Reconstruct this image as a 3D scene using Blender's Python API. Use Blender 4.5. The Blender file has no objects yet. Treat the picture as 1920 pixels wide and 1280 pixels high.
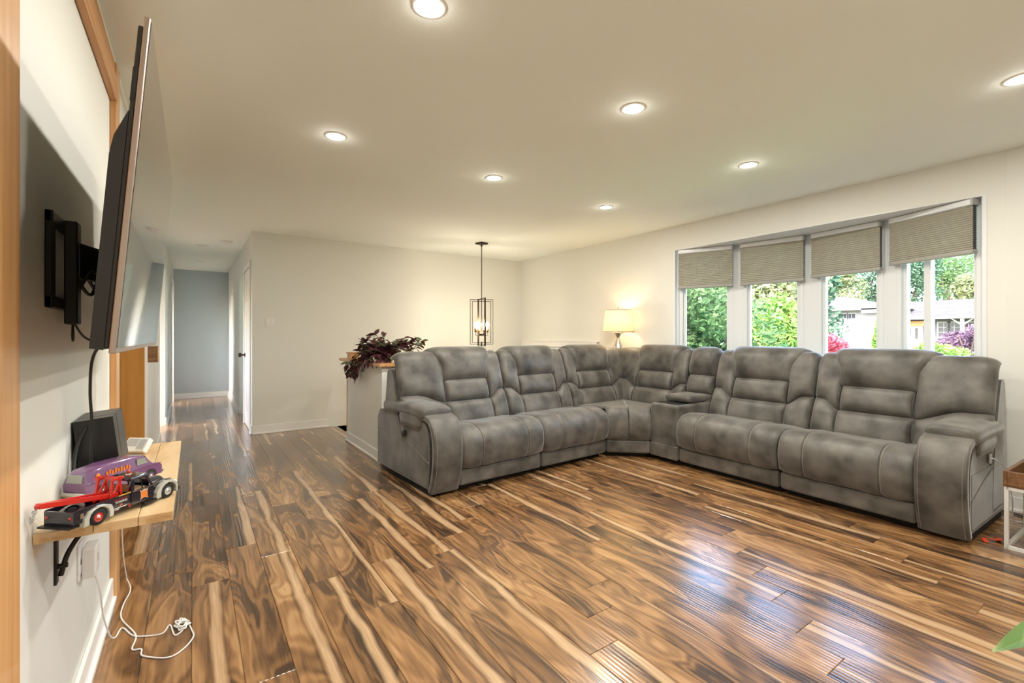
import bpy, math, random
from mathutils import Vector, Matrix
R = math.radians
random.seed(7)
scene = bpy.context.scene
col = scene.collection

# ------------------------------------------------------------------ camera, world, sun, exposure
cam_d = bpy.data.cameras.new('camera'); cam = bpy.data.objects.new('camera', cam_d); col.objects.link(cam)
cam_d.sensor_width = 36; cam_d.lens = 864.5 * 36 / 1920; cam_d.shift_y = -9.4 / 1920; cam_d.clip_start = .02; cam_d.clip_end = 400
cam.location = (0, 0, 1.177); cam.rotation_euler = (R(90), 0, R(-34.66))
scene.camera = cam
w = bpy.data.worlds.new('sky'); scene.world = w; w.use_nodes = True
nt = w.node_tree; bg = nt.nodes['Background']
sky = nt.nodes.new('ShaderNodeTexSky'); sky.sky_type = 'NISHITA'; sky.sun_disc = False
sky.sun_elevation = R(48); sky.sun_rotation = R(250); sky.air_density = 1.0; sky.dust_density = 3.0; sky.ozone_density = 1.0
nt.links.new(sky.outputs[0], bg.inputs[0]); bg.inputs[1].default_value = 2.5
sd = bpy.data.lights.new('sun', 'SUN'); sd.energy = 9.0; sd.angle = R(.6); sd.color = (1, .96, .9)
sun = bpy.data.objects.new('sun', sd); col.objects.link(sun); sun.rotation_euler = (R(42), 0, R(-110))
vs = scene.view_settings
vs.view_transform = 'Standard'; vs.look = 'None'; vs.exposure = 0.66; vs.gamma = 1; vs.use_curve_mapping = False
LAMP_W = 11.0            # watts of each recessed ceiling lamp

# ------------------------------------------------------------------ helpers
def tag(o, label=None, cat=None, group=None, kind=None):
    if label: o['label'] = label
    if cat: o['category'] = cat
    if group: o['group'] = group
    if kind: o['kind'] = kind
    return o
def empty(name, loc=(0, 0, 0), rz=0, label=None, cat=None, group=None):
    o = bpy.data.objects.new(name, None); col.objects.link(o); o.location = loc; o.rotation_euler = (0, 0, rz)
    o.empty_display_size = .05
    return tag(o, label, cat, group)
def lerp(a, b, t): return a + (b - a) * t
def interp(pts, t):
    """piecewise smooth interpolation of [(t, v...), ...]"""
    if t <= pts[0][0]: return pts[0][1]
    for (t0, a), (t1, b) in zip(pts, pts[1:]):
        if t <= t1:
            k = (t - t0) / (t1 - t0); k = k * k * (3 - 2 * k); return a + (b - a) * k
    return pts[-1][1]
def catmull(P, n=8):
    P = [Vector(p) for p in P]; out = []
    for i in range(len(P) - 1):
        p0 = P[max(i - 1, 0)]; p1 = P[i]; p2 = P[i + 1]; p3 = P[min(i + 2, len(P) - 1)]
        for j in range(n):
            t = j / n
            out.append(.5 * ((2 * p1) + (p2 - p0) * t + (2 * p0 - 5 * p1 + 4 * p2 - p3) * t * t + (3 * p1 - p0 - 3 * p2 + p3) * t ** 3))
    out.append(P[-1]); return out
class MB:
    def __init__(s): s.v = []; s.f = []; s.sm = []
    def add(s, V, Fs, smooth=False, M=None):
        o = len(s.v)
        s.v += [tuple(M @ Vector(p)) if M else tuple(p) for p in V]
        s.f += [tuple(i + o for i in f) for f in Fs]; s.sm += [smooth] * len(Fs); return s
    def box(s, a, b, M=None):
        x0, y0, z0 = [min(p, q) for p, q in zip(a, b)]; x1, y1, z1 = [max(p, q) for p, q in zip(a, b)]
        return s.add([(x0, y0, z0), (x1, y0, z0), (x1, y1, z0), (x0, y1, z0), (x0, y0, z1), (x1, y0, z1), (x1, y1, z1), (x0, y1, z1)],
              [(0, 3, 2, 1), (4, 5, 6, 7), (0, 1, 5, 4), (1, 2, 6, 5), (2, 3, 7, 6), (3, 0, 4, 7)], False, M)
    def rbox(s, a, b, r=.01, n=3, M=None):
        """box with rounded vertical-and-horizontal edges (superellipsoid-like shell)"""
        c = [(p + q) / 2 for p, q in zip(a, b)]; h = [abs(q - p) / 2 for p, q in zip(a, b)]
        r = min([r] + [k * .999 for k in h])
        def ax(k):
            L = []
            for i in range(n + 1): L.append((-(h[k] - r), i))
            for i in range(n + 1): L.append(((h[k] - r), i))
            return L
        # build by projecting a subdivided cube
        ts = [-1 + i / n * .0 for i in range(1)]
        g = [-(1 - i / n) for i in range(n + 1)] + [i / n for i in range(n + 1)]
        m = len(g)
        for axis in range(3):
            for sg in (-1, 1):
                V = []
                for i in range(m):
                    for j in range(m):
                        u, v = g[i], g[j]
                        bu = -1 if i <= n else 1; bv = -1 if j <= n else 1
                        # corner-local direction
                        du = (u if (u < 0) == (bu < 0) else 0); dv = (v if (v < 0) == (bv < 0) else 0)
                        d = Vector((0, 0, 0)); d[axis] = sg; d[(axis + 1) % 3] = math.tan(du * math.pi / 4); d[(axis + 2) % 3] = math.tan(dv * math.pi / 4); d.normalize()
                        p = Vector(c); p[axis] += sg * (h[axis] - r); p[(axis + 1) % 3] += bu * (h[(axis + 1) % 3] - r); p[(axis + 2) % 3] += bv * (h[(axis + 2) % 3] - r)
                        V.append(p + d * r)
                F_ = []
                for i in range(m - 1):
                    for j in range(m - 1):
                        q = (i * m + j, (i + 1) * m + j, (i + 1) * m + j + 1, i * m + j + 1)
                        F_.append(q if sg > 0 else q[::-1])
                s.add(V, F_, True, M)
        return s
    def grid(s, fn, us, vs_, smooth=True, flip=False, M=None):
        V = [fn(u, v) for u in us for v in vs_]; n = len(vs_)
        F_ = []
        for i in range(len(us) - 1):
            for j in range(n - 1):
                q = (i * n + j, (i + 1) * n + j, (i + 1) * n + j + 1, i * n + j + 1)
                F_.append(q[::-1] if flip else q)
        return s.add(V, F_, smooth, M)
    def tube(s, pts, r, n=8, cap=True, smooth=True, M=None):
        pts = [Vector(p) for p in pts]
        rr = r if isinstance(r, (list, tuple)) else [r] * len(pts)
        V = []; up = None
        for i, p in enumerate(pts):
            t = (pts[min(i + 1, len(pts) - 1)] - pts[max(i - 1, 0)])
            if t.length < 1e-9: t = Vector((0, 0, 1))
            t.normalize()
            if up is None: up = Vector((0, 0, 1)) if abs(t.z) < .9 else Vector((1, 0, 0))
            a = t.cross(up)
            if a.length < 1e-6: a = t.cross(Vector((1, 0.3, 0)))
            a.normalize(); b = a.cross(t); up = b
            for k in range(n):
                an = 2 * math.pi * k / n; V.append(p + (a * math.cos(an) + b * math.sin(an)) * rr[i])
        F_ = []
        for i in range(len(pts) - 1):
            for k in range(n): F_.append((i * n + k, i * n + (k + 1) % n, (i + 1) * n + (k + 1) % n, (i + 1) * n + k))
        s.add(V, F_, smooth, M)
        if cap: s.add(V[:n], [tuple(range(n))[::-1]], False, M); s.add(V[-n:], [tuple(range(n))], False, M)
        return s
    def bar(s, a, b, w_, h_=None, M=None):
        """square bar from a to b"""
        h_ = h_ or w_; a = Vector(a); b = Vector(b); t = (b - a).normalized()
        up = Vector((0, 0, 1)) if abs(t.z) < .95 else Vector((0, 1, 0))
        x = t.cross(up).normalized() * w_ / 2; y = x.cross(t).normalized() * h_ / 2
        V = [a - x - y, a + x - y, a + x + y, a - x + y, b - x - y, b + x - y, b + x + y, b - x + y]
        return s.add(V, [(0, 1, 2, 3), (7, 6, 5, 4), (0, 4, 5, 1), (1, 5, 6, 2), (2, 6, 7, 3), (3, 7, 4, 0)], False, M)
    def lathe(s, prof, n=24, c=(0, 0, 0), smooth=True, M=None):
        V = []
        for r_, z in prof:
            for k in range(n):
                a = 2 * math.pi * k / n; V.append((c[0] + r_ * math.cos(a), c[1] + r_ * math.sin(a), c[2] + z))
        F_ = []
        for i in range(len(prof) - 1):
            for k in range(n): F_.append((i * n + k, i * n + (k + 1) % n, (i + 1) * n + (k + 1) % n, (i + 1) * n + k))
        return s.add(V, F_, smooth, M)
    def prism(s, poly, a, b, fn=lambda p, h: (p[0], p[1], h), smooth=False, M=None):
        """extrude polygon from height a to b; fn maps (2d point, height) to 3d"""
        n = len(poly); V = [fn(p, a) for p in poly] + [fn(p, b) for p in poly]
        s.add(V, [tuple(range(n))[::-1], tuple(range(n, 2 * n))], False, M)
        return s.add(V, [(i, (i + 1) % n, n + (i + 1) % n, n + i) for i in range(n)], smooth, M)
    def ball(s, c, r, n=12, m=8, M=None):
        rx, ry, rz = r if isinstance(r, (tuple, list)) else (r, r, r)
        fn = lambda u, v: (c[0] + rx * math.sin(v) * math.cos(u), c[1] + ry * math.sin(v) * math.sin(u), c[2] + rz * math.cos(v))
        return s.grid(fn, [2 * math.pi * i / n for i in range(n + 1)], [math.pi * j / m for j in range(m + 1)], True, True, M)
    def sweep(s, path, nrm, a, b, p=4, n=20, ends=None, M=None):
        """superellipse section (half sizes a across, b along normal) swept along a path; side = tangent x normal"""
        V = []; N = len(path)
        for i in range(N):
            t = (Vector(path[min(i + 1, N - 1)]) - Vector(path[max(i - 1, 0)])).normalized()
            nn = Vector(nrm[i]).normalized(); sd_ = t.cross(nn).normalized()
            k = ends(i / (N - 1)) if ends else 1
            for j in range(n):
                an = 2 * math.pi * j / n; c_, s_ = math.cos(an), math.sin(an)
                X = math.copysign(abs(c_) ** (2 / p), c_) * a * (k if ends else 1); Y = math.copysign(abs(s_) ** (2 / p), s_) * b * k
                V.append(Vector(path[i]) + sd_ * X + nn * Y)
        F_ = []
        for i in range(N - 1):
            for j in range(n): F_.append((i * n + j, i * n + (j + 1) % n, (i + 1) * n + (j + 1) % n, (i + 1) * n + j))
        s.add(V, F_, True, M)
        s.add(V[:n], [tuple(range(n))[::-1]], False, M); s.add(V[-n:], [tuple(range(n))], False, M)
        return s
    def mesh(s, name, m):
        me = bpy.data.meshes.new(name); me.from_pydata(s.v, [], s.f); me.update()
        me.polygons.foreach_set('use_smooth', s.sm); me.materials.append(m); return me
    def build(s, name, m, parent=None, loc=None, bevel=0, M=None):
        o = bpy.data.objects.new(name, s.mesh(name, m)); col.objects.link(o)
        if parent is not None: o.parent = parent
        if M is not None: o.matrix_local = M
        if loc is not None: o.location = loc
        if bevel:
            bv = o.modifiers.new('bevel', 'BEVEL'); bv.width = bevel; bv.segments = 2; bv.limit_method = 'ANGLE'; bv.angle_limit = R(40)
        return o
def box(name, a, b, m, parent=None, bevel=0): return MB().box(a, b).build(name, m, parent, None, bevel)
def struct(o): o['kind'] = 'structure'; return o
def cosr(n, a=0, b=1): return [a + (b - a) * (.5 - .5 * math.cos(math.pi * i / n)) for i in range(n + 1)]
def lin(n, a=0, b=1): return [a + (b - a) * i / n for i in range(n + 1)]

# ------------------------------------------------------------------ materials
def mat(name, c, rough=.5, metal=0, spec=.5, noise=None, bump=None, emit=None, trans=None, coat=0, sheen=0):
    m = bpy.data.materials.new(name); m.use_nodes = True; t = m.node_tree; b = t.nodes['Principled BSDF']
    b.inputs['Base Color'].default_value = (*c, 1); b.inputs['Roughness'].default_value = rough; b.inputs['Metallic'].default_value = metal
    b.inputs['Specular IOR Level'].default_value = spec; b.inputs['Coat Weight'].default_value = coat; b.inputs['Sheen Weight'].default_value = sheen
    if sheen: b.inputs['Sheen Roughness'].default_value = .4
    if emit: b.inputs['Emission Color'].default_value = (*emit[0], 1); b.inputs['Emission Strength'].default_value = emit[1]
    tc = t.nodes.new('ShaderNodeTexCoord')
    if noise:      # (second colour, scale(xyz or float), lo, hi, detail)
        c2, sc, lo, hi, det = noise
        mp = t.nodes.new('ShaderNodeMapping'); mp.inputs['Scale'].default_value = sc if isinstance(sc, tuple) else (sc, sc, sc)
        n = t.nodes.new('ShaderNodeTexNoise'); n.inputs['Scale'].default_value = 1; n.inputs['Detail'].default_value = det
        r_ = t.nodes.new('ShaderNodeValToRGB'); r_.color_ramp.elements[0].position = lo; r_.color_ramp.elements[1].position = hi
        r_.color_ramp.elements[0].color = (*c, 1); r_.color_ramp.elements[1].color = (*c2, 1)
        t.links.new(tc.outputs['Object'], mp.inputs[0]); t.links.new(mp.outputs[0], n.inputs[0]); t.links.new(n.outputs[0], r_.inputs[0]); t.links.new(r_.outputs[0], b.inputs['Base Color'])
    if bump:       # (scale, strength, distance)
        n = t.nodes.new('ShaderNodeTexNoise'); n.inputs['Scale'].default_value = bump[0]; n.inputs['Detail'].default_value = 3
        bp = t.nodes.new('ShaderNodeBump'); bp.inputs['Strength'].default_value = bump[1]; bp.inputs['Distance'].default_value = bump[2]
        t.links.new(tc.outputs['Object'], n.inputs[0]); t.links.new(n.outputs[0], bp.inputs['Height']); t.links.new(bp.outputs[0], b.inputs['Normal'])
    if trans:      # translucency for thin cloth or leaves
        tr = t.nodes.new('ShaderNodeBsdfTranslucent'); tr.inputs[0].default_value = (*c, 1)
        mx = t.nodes.new('ShaderNodeMixShader'); mx.inputs[0].default_value = trans
        t.links.new(b.outputs[0], mx.inputs[1]); t.links.new(tr.outputs[0], mx.inputs[2]); t.links.new(mx.outputs[0], t.nodes['Material Output'].inputs[0])
        if noise: t.links.new(r_.outputs[0], tr.inputs[0])
    return m
def glass_mat():
    m = bpy.data.materials.new('window_glass'); m.use_nodes = True; t = m.node_tree; t.nodes.remove(t.nodes['Principled BSDF'])
    a = t.nodes.new('ShaderNodeBsdfTransparent'); g = t.nodes.new('ShaderNodeBsdfGlossy'); g.inputs['Roughness'].default_value = .01
    fr = t.nodes.new('ShaderNodeFresnel'); fr.inputs[0].default_value = 1.45
    a.inputs[0].default_value = (.97, .985, .98, 1)
    mx = t.nodes.new('ShaderNodeMixShader'); t.links.new(fr.outputs[0], mx.inputs[0]); t.links.new(a.outputs[0], mx.inputs[1]); t.links.new(g.outputs[0], mx.inputs[2])
    t.links.new(mx.outputs[0], t.nodes['Material Output'].inputs[0]); return m
def plank_mat():
    m = bpy.data.materials.new('acacia_laminate'); m.use_nodes = True; t = m.node_tree; b = t.nodes['Principled BSDF']; L = t.links.new
    N = lambda k: t.nodes.new(k)
    tc = N('ShaderNodeTexCoord'); oi = N('ShaderNodeObjectInfo')
    def math_(op, a, b_=None, c=None):
        n = N('ShaderNodeMath'); n.operation = op
        for i, q in enumerate((a, b_, c)):
            if q is None: continue
            if isinstance(q, (int, float)): n.inputs[i].default_value = q
            else: L(q, n.inputs[i])
        return n.outputs[0]
    sep = N('ShaderNodeSeparateXYZ'); L(tc.outputs['Object'], sep.inputs[0]); X, Y = sep.outputs[0], sep.outputs[1]
    rnd = oi.outputs['Random']
    ro = math_('MULTIPLY', rnd, 63.0)
    def noise(sx, sy, off, det, dist=0, rough=.5):
        cb = N('ShaderNodeCombineXYZ'); L(math_('MULTIPLY', X, sx), cb.inputs[0]); L(math_('MULTIPLY', Y, sy), cb.inputs[1]); L(math_('ADD', ro, off), cb.inputs[2])
        n = N('ShaderNodeTexNoise'); n.inputs['Scale'].default_value = 1; n.inputs['Detail'].default_value = det; n.inputs['Distortion'].default_value = dist; n.inputs['Roughness'].default_value = rough
        L(cb.outputs[0], n.inputs[0]); return n.outputs[0]
    big = noise(8.0, 1.7, 0, 1.5, .7)               # heartwood figure
    fine = noise(150, 5.0, 11, 3.0)                 # pores
    mid = noise(38, 2.6, 5, 2.0, 1.2)
    rings = math_('SINE', math_('ADD', math_('MULTIPLY', big, 52.0), math_('MULTIPLY', X, 30.0)))
    rings = math_('MULTIPLY_ADD', rings, .5, .5)
    f = math_('ADD', math_('MULTIPLY', big, .95), math_('MULTIPLY', rings, .17))
    f = math_('ADD', f, math_('MULTIPLY', mid, .30))
    f = math_('ADD', f, math_('MULTIPLY', fine, .16))
    f = math_('ADD', f, math_('MULTIPLY', math_('SUBTRACT', rnd, .5), .12))
    rp = N('ShaderNodeValToRGB'); L(math_('SUBTRACT', f, .262), rp.inputs[0])
    e = rp.color_ramp.elements; e[0].position = .22; e[0].color = (.026, .012, .006, 1); e[1].position = .88; e[1].color = (.50, .30, .14, 1)
    for p, c in ((.36, (.075, .035, .014)), (.47, (.165, .080, .030)), (.60, (.27, .136, .052)), (.73, (.37, .200, .082))):
        q = e.new(p); q.color = (*c, 1)
    # pale sapwood streak along one edge of many boards
    wob = noise(0.0, 2.3, 23, 2.0)
    rs = math_('FRACT', math_('MULTIPLY', rnd, 17.31))
    edge = math_('MULTIPLY_ADD', rs, .26, -.03)
    sx_ = math_('ADD', X, math_('MULTIPLY', math_('SUBTRACT', wob, .5), .06))
    dist = math_('ABSOLUTE', math_('SUBTRACT', sx_, edge))
    wid = math_('MULTIPLY_ADD', noise(0.0, 1.3, 31, 1.0), .050, -.006)
    sap = N('ShaderNodeMapRange'); L(math_('SUBTRACT', dist, wid), sap.inputs[0]); sap.inputs[1].default_value = .008; sap.inputs[2].default_value = -.010
    sap.inputs[3].default_value = 0; sap.inputs[4].default_value = 1
    spc = N('ShaderNodeValToRGB'); L(math_('ADD', math_('MULTIPLY', fine, .7), math_('MULTIPLY', mid, .4)), spc.inputs[0])
    spc.color_ramp.elements[0].position = .3; spc.color_ramp.elements[0].color = (.36, .215, .105, 1); spc.color_ramp.elements[1].position = .75; spc.color_ramp.elements[1].color = (.60, .41, .235, 1)
    mx = N('ShaderNodeMix'); mx.data_type = 'RGBA'; L(sap.outputs[0], mx.inputs[0]); L(rp.outputs[0], mx.inputs[6]); L(spc.outputs[0], mx.inputs[7])
    # dark line beside the sapwood
    dk = N('ShaderNodeMapRange'); L(math_('ABSOLUTE', math_('SUBTRACT', math_('SUBTRACT', dist, wid), .009)), dk.inputs[0]); dk.inputs[1].default_value = .010; dk.inputs[2].default_value = .0; dk.inputs[3].default_value = 0; dk.inputs[4].default_value = .55
    mx2 = N('ShaderNodeMix'); mx2.data_type = 'RGBA'; L(dk.outputs[0], mx2.inputs[0]); L(mx.outputs[2], mx2.inputs[6]); mx2.inputs[7].default_value = (.05, .022, .009, 1)
    L(mx2.outputs[2], b.inputs['Base Color'])
    b.inputs['Roughness'].default_value = .24; b.inputs['Specular IOR Level'].default_value = .55
    b.inputs['Coat Weight'].default_value = .6; b.inputs['Coat IOR'].default_value = 1.55; b.inputs['Coat Roughness'].default_value = .15
    rib = math_('SINE', math_('ADD', math_('MULTIPLY', X, 2 * math.pi / .0175), math_('MULTIPLY', noise(3, 1.2, 3, 0), 5.0)))
    ribamp = noise(1.0, .8, 41, 0)
    hgt = math_('ADD', math_('MULTIPLY', math_('MULTIPLY', rib, ribamp), .5), math_('MULTIPLY', mid, .35))
    bp = N('ShaderNodeBump'); bp.inputs['Strength'].default_value = .34; bp.inputs['Distance'].default_value = .0013; L(hgt, bp.inputs['Height'])
    L(bp.outputs[0], b.inputs['Normal']); L(bp.outputs[0], b.inputs['Coat Normal'])
    return m
def wood_mat(name, c0, c1, c2, sc=(40, 3, 40), rough=.35, coat=.2):
    m = mat(name, c0, rough, coat=coat); t = m.node_tree; b = t.nodes['Principled BSDF']
    tc = t.nodes.new('ShaderNodeTexCoord'); mp = t.nodes.new('ShaderNodeMapping'); mp.inputs['Scale'].default_value = sc
    n = t.nodes.new('ShaderNodeTexNoise'); n.inputs['Scale'].default_value = 1; n.inputs['Detail'].default_value = 4; n.inputs['Distortion'].default_value = .6
    r_ = t.nodes.new('ShaderNodeValToRGB'); e = r_.color_ramp.elements; e[0].position = .3; e[0].color = (*c0, 1); e[1].position = .72; e[1].color = (*c2, 1); q = e.new(.5); q.color = (*c1, 1)
    t.links.new(tc.outputs['Object'], mp.inputs[0]); t.links.new(mp.outputs[0], n.inputs[0]); t.links.new(n.outputs[0], r_.inputs[0]); t.links.new(r_.outputs[0], b.inputs['Base Color'])
    return m
M = {}
M['wall'] = mat('wall_paint', (.79, .79, .735), .55, spec=.3, bump=(180, .05, .001))
M['ceil'] = mat('ceiling_paint', (.91, .95, .89), .7, spec=.2, bump=(120, .06, .001))
M['hallend'] = mat('wall_with_bluish_cast', (.50, .56, .58), .6, spec=.3)  # cool cast of the hall light put into the end wall's colour
M['trimw'] = mat('white_trim_paint', (.86, .85, .82), .3, spec=.5)
M['vinyl'] = mat('white_vinyl', (.80, .83, .84), .3, spec=.5)
M['plank'] = plank_mat()
M['subfloor'] = mat('plank_joint_dark', (.03, .016, .008), .6)
M['fir'] = wood_mat('orange_fir', (.52, .25, .085), (.63, .33, .125), (.72, .42, .185), (28, 28, 1.2), .4)
M['firj'] = wood_mat('deep_orange_fir', (.50, .21, .045), (.60, .27, .06), (.68, .33, .09), (18, 18, 1.0), .35)
M['firy'] = wood_mat('orange_fir_y', (.44, .19, .052), (.56, .26, .082), (.66, .34, .125), (28, 1.2, 28), .4)
M['cap'] = wood_mat('honey_oak', (.42, .2, .07), (.55, .28, .105), (.66, .37, .15), (30, 2, 30), .35)
M['pine'] = wood_mat('pale_maple', (.50, .29, .12), (.72, .50, .26), (.84, .66, .40), (14, 2.2, 30), .4)
M['walnut'] = wood_mat('tray_walnut', (.12, .055, .02), (.2, .095, .038), (.28, .14, .06), (8, 40, 40), .4)
M['leather'] = mat('taupe_suede_leather', (.040, .036, .030), .46, spec=.42, noise=((.172, .159, .138), 6.5, .30, .74, 6), bump=(420, .10, .0006), sheen=.45)
M['stitch'] = mat('pale_stitching', (.30, .275, .235), .7)
M['seam'] = mat('seam_welt', (.06, .054, .046), .6)
M['blackp'] = mat('black_plastic', (.012, .012, .012), .35)
M['darkgap'] = mat('dark_base_cloth', (.012, .011, .010), .9)
M['blackm'] = mat('matte_black_metal', (.014, .013, .012), .42, metal=.3)
M['bronze'] = mat('oil_rubbed_bronze', (.045, .030, .019), .38, metal=.8)
M['brass'] = mat('aged_brass', (.38, .23, .09), .35, metal=.9)
M['silver'] = mat('brushed_silver', (.55, .54, .51), .28, metal=1)
M['chrome'] = mat('chrome', (.8, .8, .8), .08, metal=1)
M['tvedge'] = mat('champagne_metal', (.42, .335, .29), .32, metal=.75)
M['screen'] = mat('glossy_tv_screen', (.018, .02, .021), .05, spec=1.0, coat=1)
M['tvback'] = mat('tv_back_shell', (.02, .019, .018), .4, spec=.4)
M['wplastic'] = mat('white_plastic', (.82, .81, .78), .35)
M['gplastic'] = mat('grey_plastic', (.45, .45, .43), .4)
M['glass'] = glass_mat()
M['blind'] = mat('taupe_pleated_fabric', (.56, .54, .455), .85, spec=.2, trans=.22)
M['blindrail'] = mat('taupe_blind_rail', (.36, .35, .31), .5)
M['chain'] = mat('dark_grey_chain', (.05, .05, .048), .5)
M['shade'] = mat('cream_lamp_shade', (.80, .66, .44), .8, trans=.40)
M['bulb'] = mat('lit_bulb', (1, .85, .6), .3, emit=((1, .74, .42), 26))
M['lampbulb'] = mat('lit_lamp_bulb', (1, .85, .6), .3, emit=((1, .74, .42), 8))
M['lens'] = mat('lit_diffuser', (1, .95, .85), .4, emit=((1, .9, .74), 14))
M['trimring'] = mat('downlight_trim', (.86, .84, .78), .4)
M['navy'] = mat('navy_enamel', (.008, .010, .022), .12, coat=1)
M['fender'] = mat('pale_grey_enamel', (.50, .51, .46), .15, coat=1)
M['red'] = mat('red_enamel', (.62, .018, .012), .2, coat=.8)
M['purple'] = mat('purple_enamel', (.19, .085, .20), .2, coat=1)
M['rubber'] = mat('black_rubber', (.012, .012, .012), .7)
M['orange'] = mat('orange_decal', (.75, .2, .02), .4)
M['white'] = mat('white_decal', (.85, .85, .82), .4)
M['yellow'] = mat('tread_yellow', (.5, .33, .03), .4)
M['darkred'] = mat('dark_red_decal', (.16, .01, .012), .4)
M['tanint'] = mat('tan_interior', (.3, .16, .07), .6)
M['carglass'] = mat('toy_window', (.32, .34, .30), .08, coat=1)
M['whitecord'] = mat('white_cord', (.84, .83, .81), .4)
M['orangestrap'] = mat('orange_strap', (.75, .07, .02), .6)
M['purpleleaf'] = mat('purple_leaf', (.050, .012, .018), .38, spec=.5, noise=((.13, .045, .05), 26, .35, .7, 2))
M['striped'] = mat('silver_green_leaf', (.05, .075, .03), .4, noise=((.21, .23, .13), 40, .4, .65, 1))
M['stem'] = mat('plant_stem', (.07, .05, .02), .6)
M['greenleaf'] = mat('green_leaf', (.10, .21, .03), .35, noise=((.42, .52, .24), (3, 22, 3), .45, .62, 1), trans=.2)
M['pot'] = mat('white_ceramic_pot', (.7, .69, .66), .25)
M['terracotta'] = mat('brown_clay_pot', (.16, .07, .035), .6)
M['soil'] = mat('potting_soil', (.02, .013, .008), .9)

# ------------------------------------------------------------------ room shell
XT, XW, YB, XH, ZC, YE, YS = -.305, 4.54, 6.315, .579, 2.44, 10.7, -1.3     # tv wall, window wall, back wall, hall corner, ceiling, hall end, wall behind the camera
floor = MB().box((-2.6, YS, -.20), (XW, 4.27, -.006)).box((-2.6, 4.27, -.20), (1.56, YB, -.006)).box((-2.6, YB, -.20), (2.4, YE + .2, -.006)).build('floor', M['plank']); struct(floor)
PX = .1515
def plank_mesh(w_, l_):
    e, g = .0016, .0006; x = w_ / 2 - g; y0, y1 = g, l_ - g
    V = [(-x, y0, -.008), (x, y0, -.008), (x, y1, -.008), (-x, y1, -.008), (-x, y0, -e), (x, y0, -e), (x, y1, -e), (-x, y1, -e),
         (-x + e, y0 + e, 0), (x - e, y0 + e, 0), (x - e, y1 - e, 0), (-x + e, y1 - e, 0)]
    Fs = [(8, 9, 10, 11)]
    for a, b_ in ((0, 4), (4, 8)): Fs += [(a + i, a + (i + 1) % 4, b_ + (i + 1) % 4, b_ + i) for i in range(4)]
    return MB().add(V, Fs).mesh('plank', M['plank'])
pm_cache = {}
for k in range(-2, 30):
    x0 = -.005 + PX * k; xc = x0 + PX / 2
    yend = 4.27 if x0 > 1.49 else (YB if x0 > XH else YE)
    LEN = 1.215
    y = 1.2 - .168 * (15 - k) if k > 6 else 1.2 - .168 * (15 - k) + [.0, .66, .31, .5, .12, .74, .2, .43, .05][(k + 2) % 9]
    while y > YS: y -= LEN
    while y < yend - .01:
        a = max(y, YS); b_ = min(y + LEN, yend); y += LEN
        if b_ - a < .02: continue
        key = round(b_ - a, 3)
        if key not in pm_cache: pm_cache[key] = plank_mesh(PX, b_ - a)
        o = bpy.data.objects.new('plank', pm_cache[key]); col.objects.link(o); o.parent = floor; o.location = (xc, a, 0)

ceiling = MB().box((-2.6, YS - .2, ZC), (XW + .2, YE + .2, ZC + .15)).build('ceiling', M['ceil']); struct(ceiling)
WT = .14
wl = MB()
wl.box((XT - WT, YS, -.2), (XT, 2.79, ZC)).box((XT - WT, 2.79, 2.06), (XT, 4.48, ZC)).box((XT - WT, 4.48, -.2), (XT, 6.45, ZC))
wl.box((XT - WT, 6.45, 2.06), (XT, 7.64, ZC)).box((XT - WT, 7.64, -.2), (XT, 9.54, ZC)).box((XT - WT, 9.54, 2.1), (XT, 10.3, ZC)).box((XT - WT, 10.3, -.2), (XT, YE, ZC))
struct(wl.build('wall_left', M['wall']))
WY0, WY1, WZ0, WZ1 = .76, 3.302, .80, 2.165
wr = MB()
wr.box((XW, YS, -2.0), (XW + .16, WY0, ZC)).box((XW, WY1, -2.0), (XW + .16, YB, ZC)).box((XW, WY0, -2.0), (XW + .16, WY1, WZ0)).box((XW, WY0, WZ1), (XW + .16, WY1, ZC))
struct(wr.build('wall_right', M['wall']))
struct(box('wall_back', (XH, YB, -2.0), (XW + .16, YB + .12, ZC), M['wall']))
struct(box('wall_front', (-2.6, YS - .15, -.2), (XW + .16, YS, ZC), M['wall']))
hr = MB().box((XH, YB + .12, -.2), (XH + .12, 6.47, ZC)).box((XH, 6.47, 2.05), (XH + .12, 8.15, ZC)).box((XH, 7.25, -.2), (XH + .12, 7.31, ZC)).box((XH, 8.15, -.2), (XH + .12, YE, ZC))
struct(hr.build('wall_hall_right', M['wall']))
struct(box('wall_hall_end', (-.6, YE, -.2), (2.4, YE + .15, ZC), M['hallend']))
# unseen rooms beyond the openings, some with window holes cut to light the hall
kr = MB().box((-2.6, YS, -.2), (-2.45, 4.8, ZC)).box((-2.6, 2.0, -.2), (XT - WT, 2.15, ZC)).box((-2.6, 4.9, -.2), (XT - WT, 5.05, ZC)).box((-2.6, 4.8, -.2), (-2.45, 4.9, ZC))
struct(kr.build('wall_kitchen', M['wall']))
br = MB().box((-2.1, 6.1, -.2), (XT - WT, 6.25, ZC)).box((-2.1, 8.3, -.2), (XT - WT, 8.45, ZC)).box((-2.1, 6.25, -.2), (-2.0, 8.3, 1.0)).box((-2.1, 6.25, 1.9), (-2.0, 8.3, ZC)).box((-2.1, 6.25, 1.0), (-2.0, 6.6, 1.9)).box((-2.1, 7.9, 1.0), (-2.0, 8.3, 1.9))
struct(br.build('wall_bedroom', M['wall']))
ba_ = MB().box((-1.7, 8.9, -.2), (XT - WT, 9.0, ZC)).box((-1.7, YE, -.2), (-.6, YE + .15, ZC)).box((-1.7, 9.0, -.2), (-1.6, YE, 1.0)).box((-1.7, 9.0, 2.05), (-1.6, YE, ZC)).box((-1.7, 9.0, 1.0), (-1.6, 9.25, 2.05)).box((-1.7, 10.3, 1.0), (-1.6, YE, 2.05))  # unseen room and window, added so daylight reaches the hall end
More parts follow.
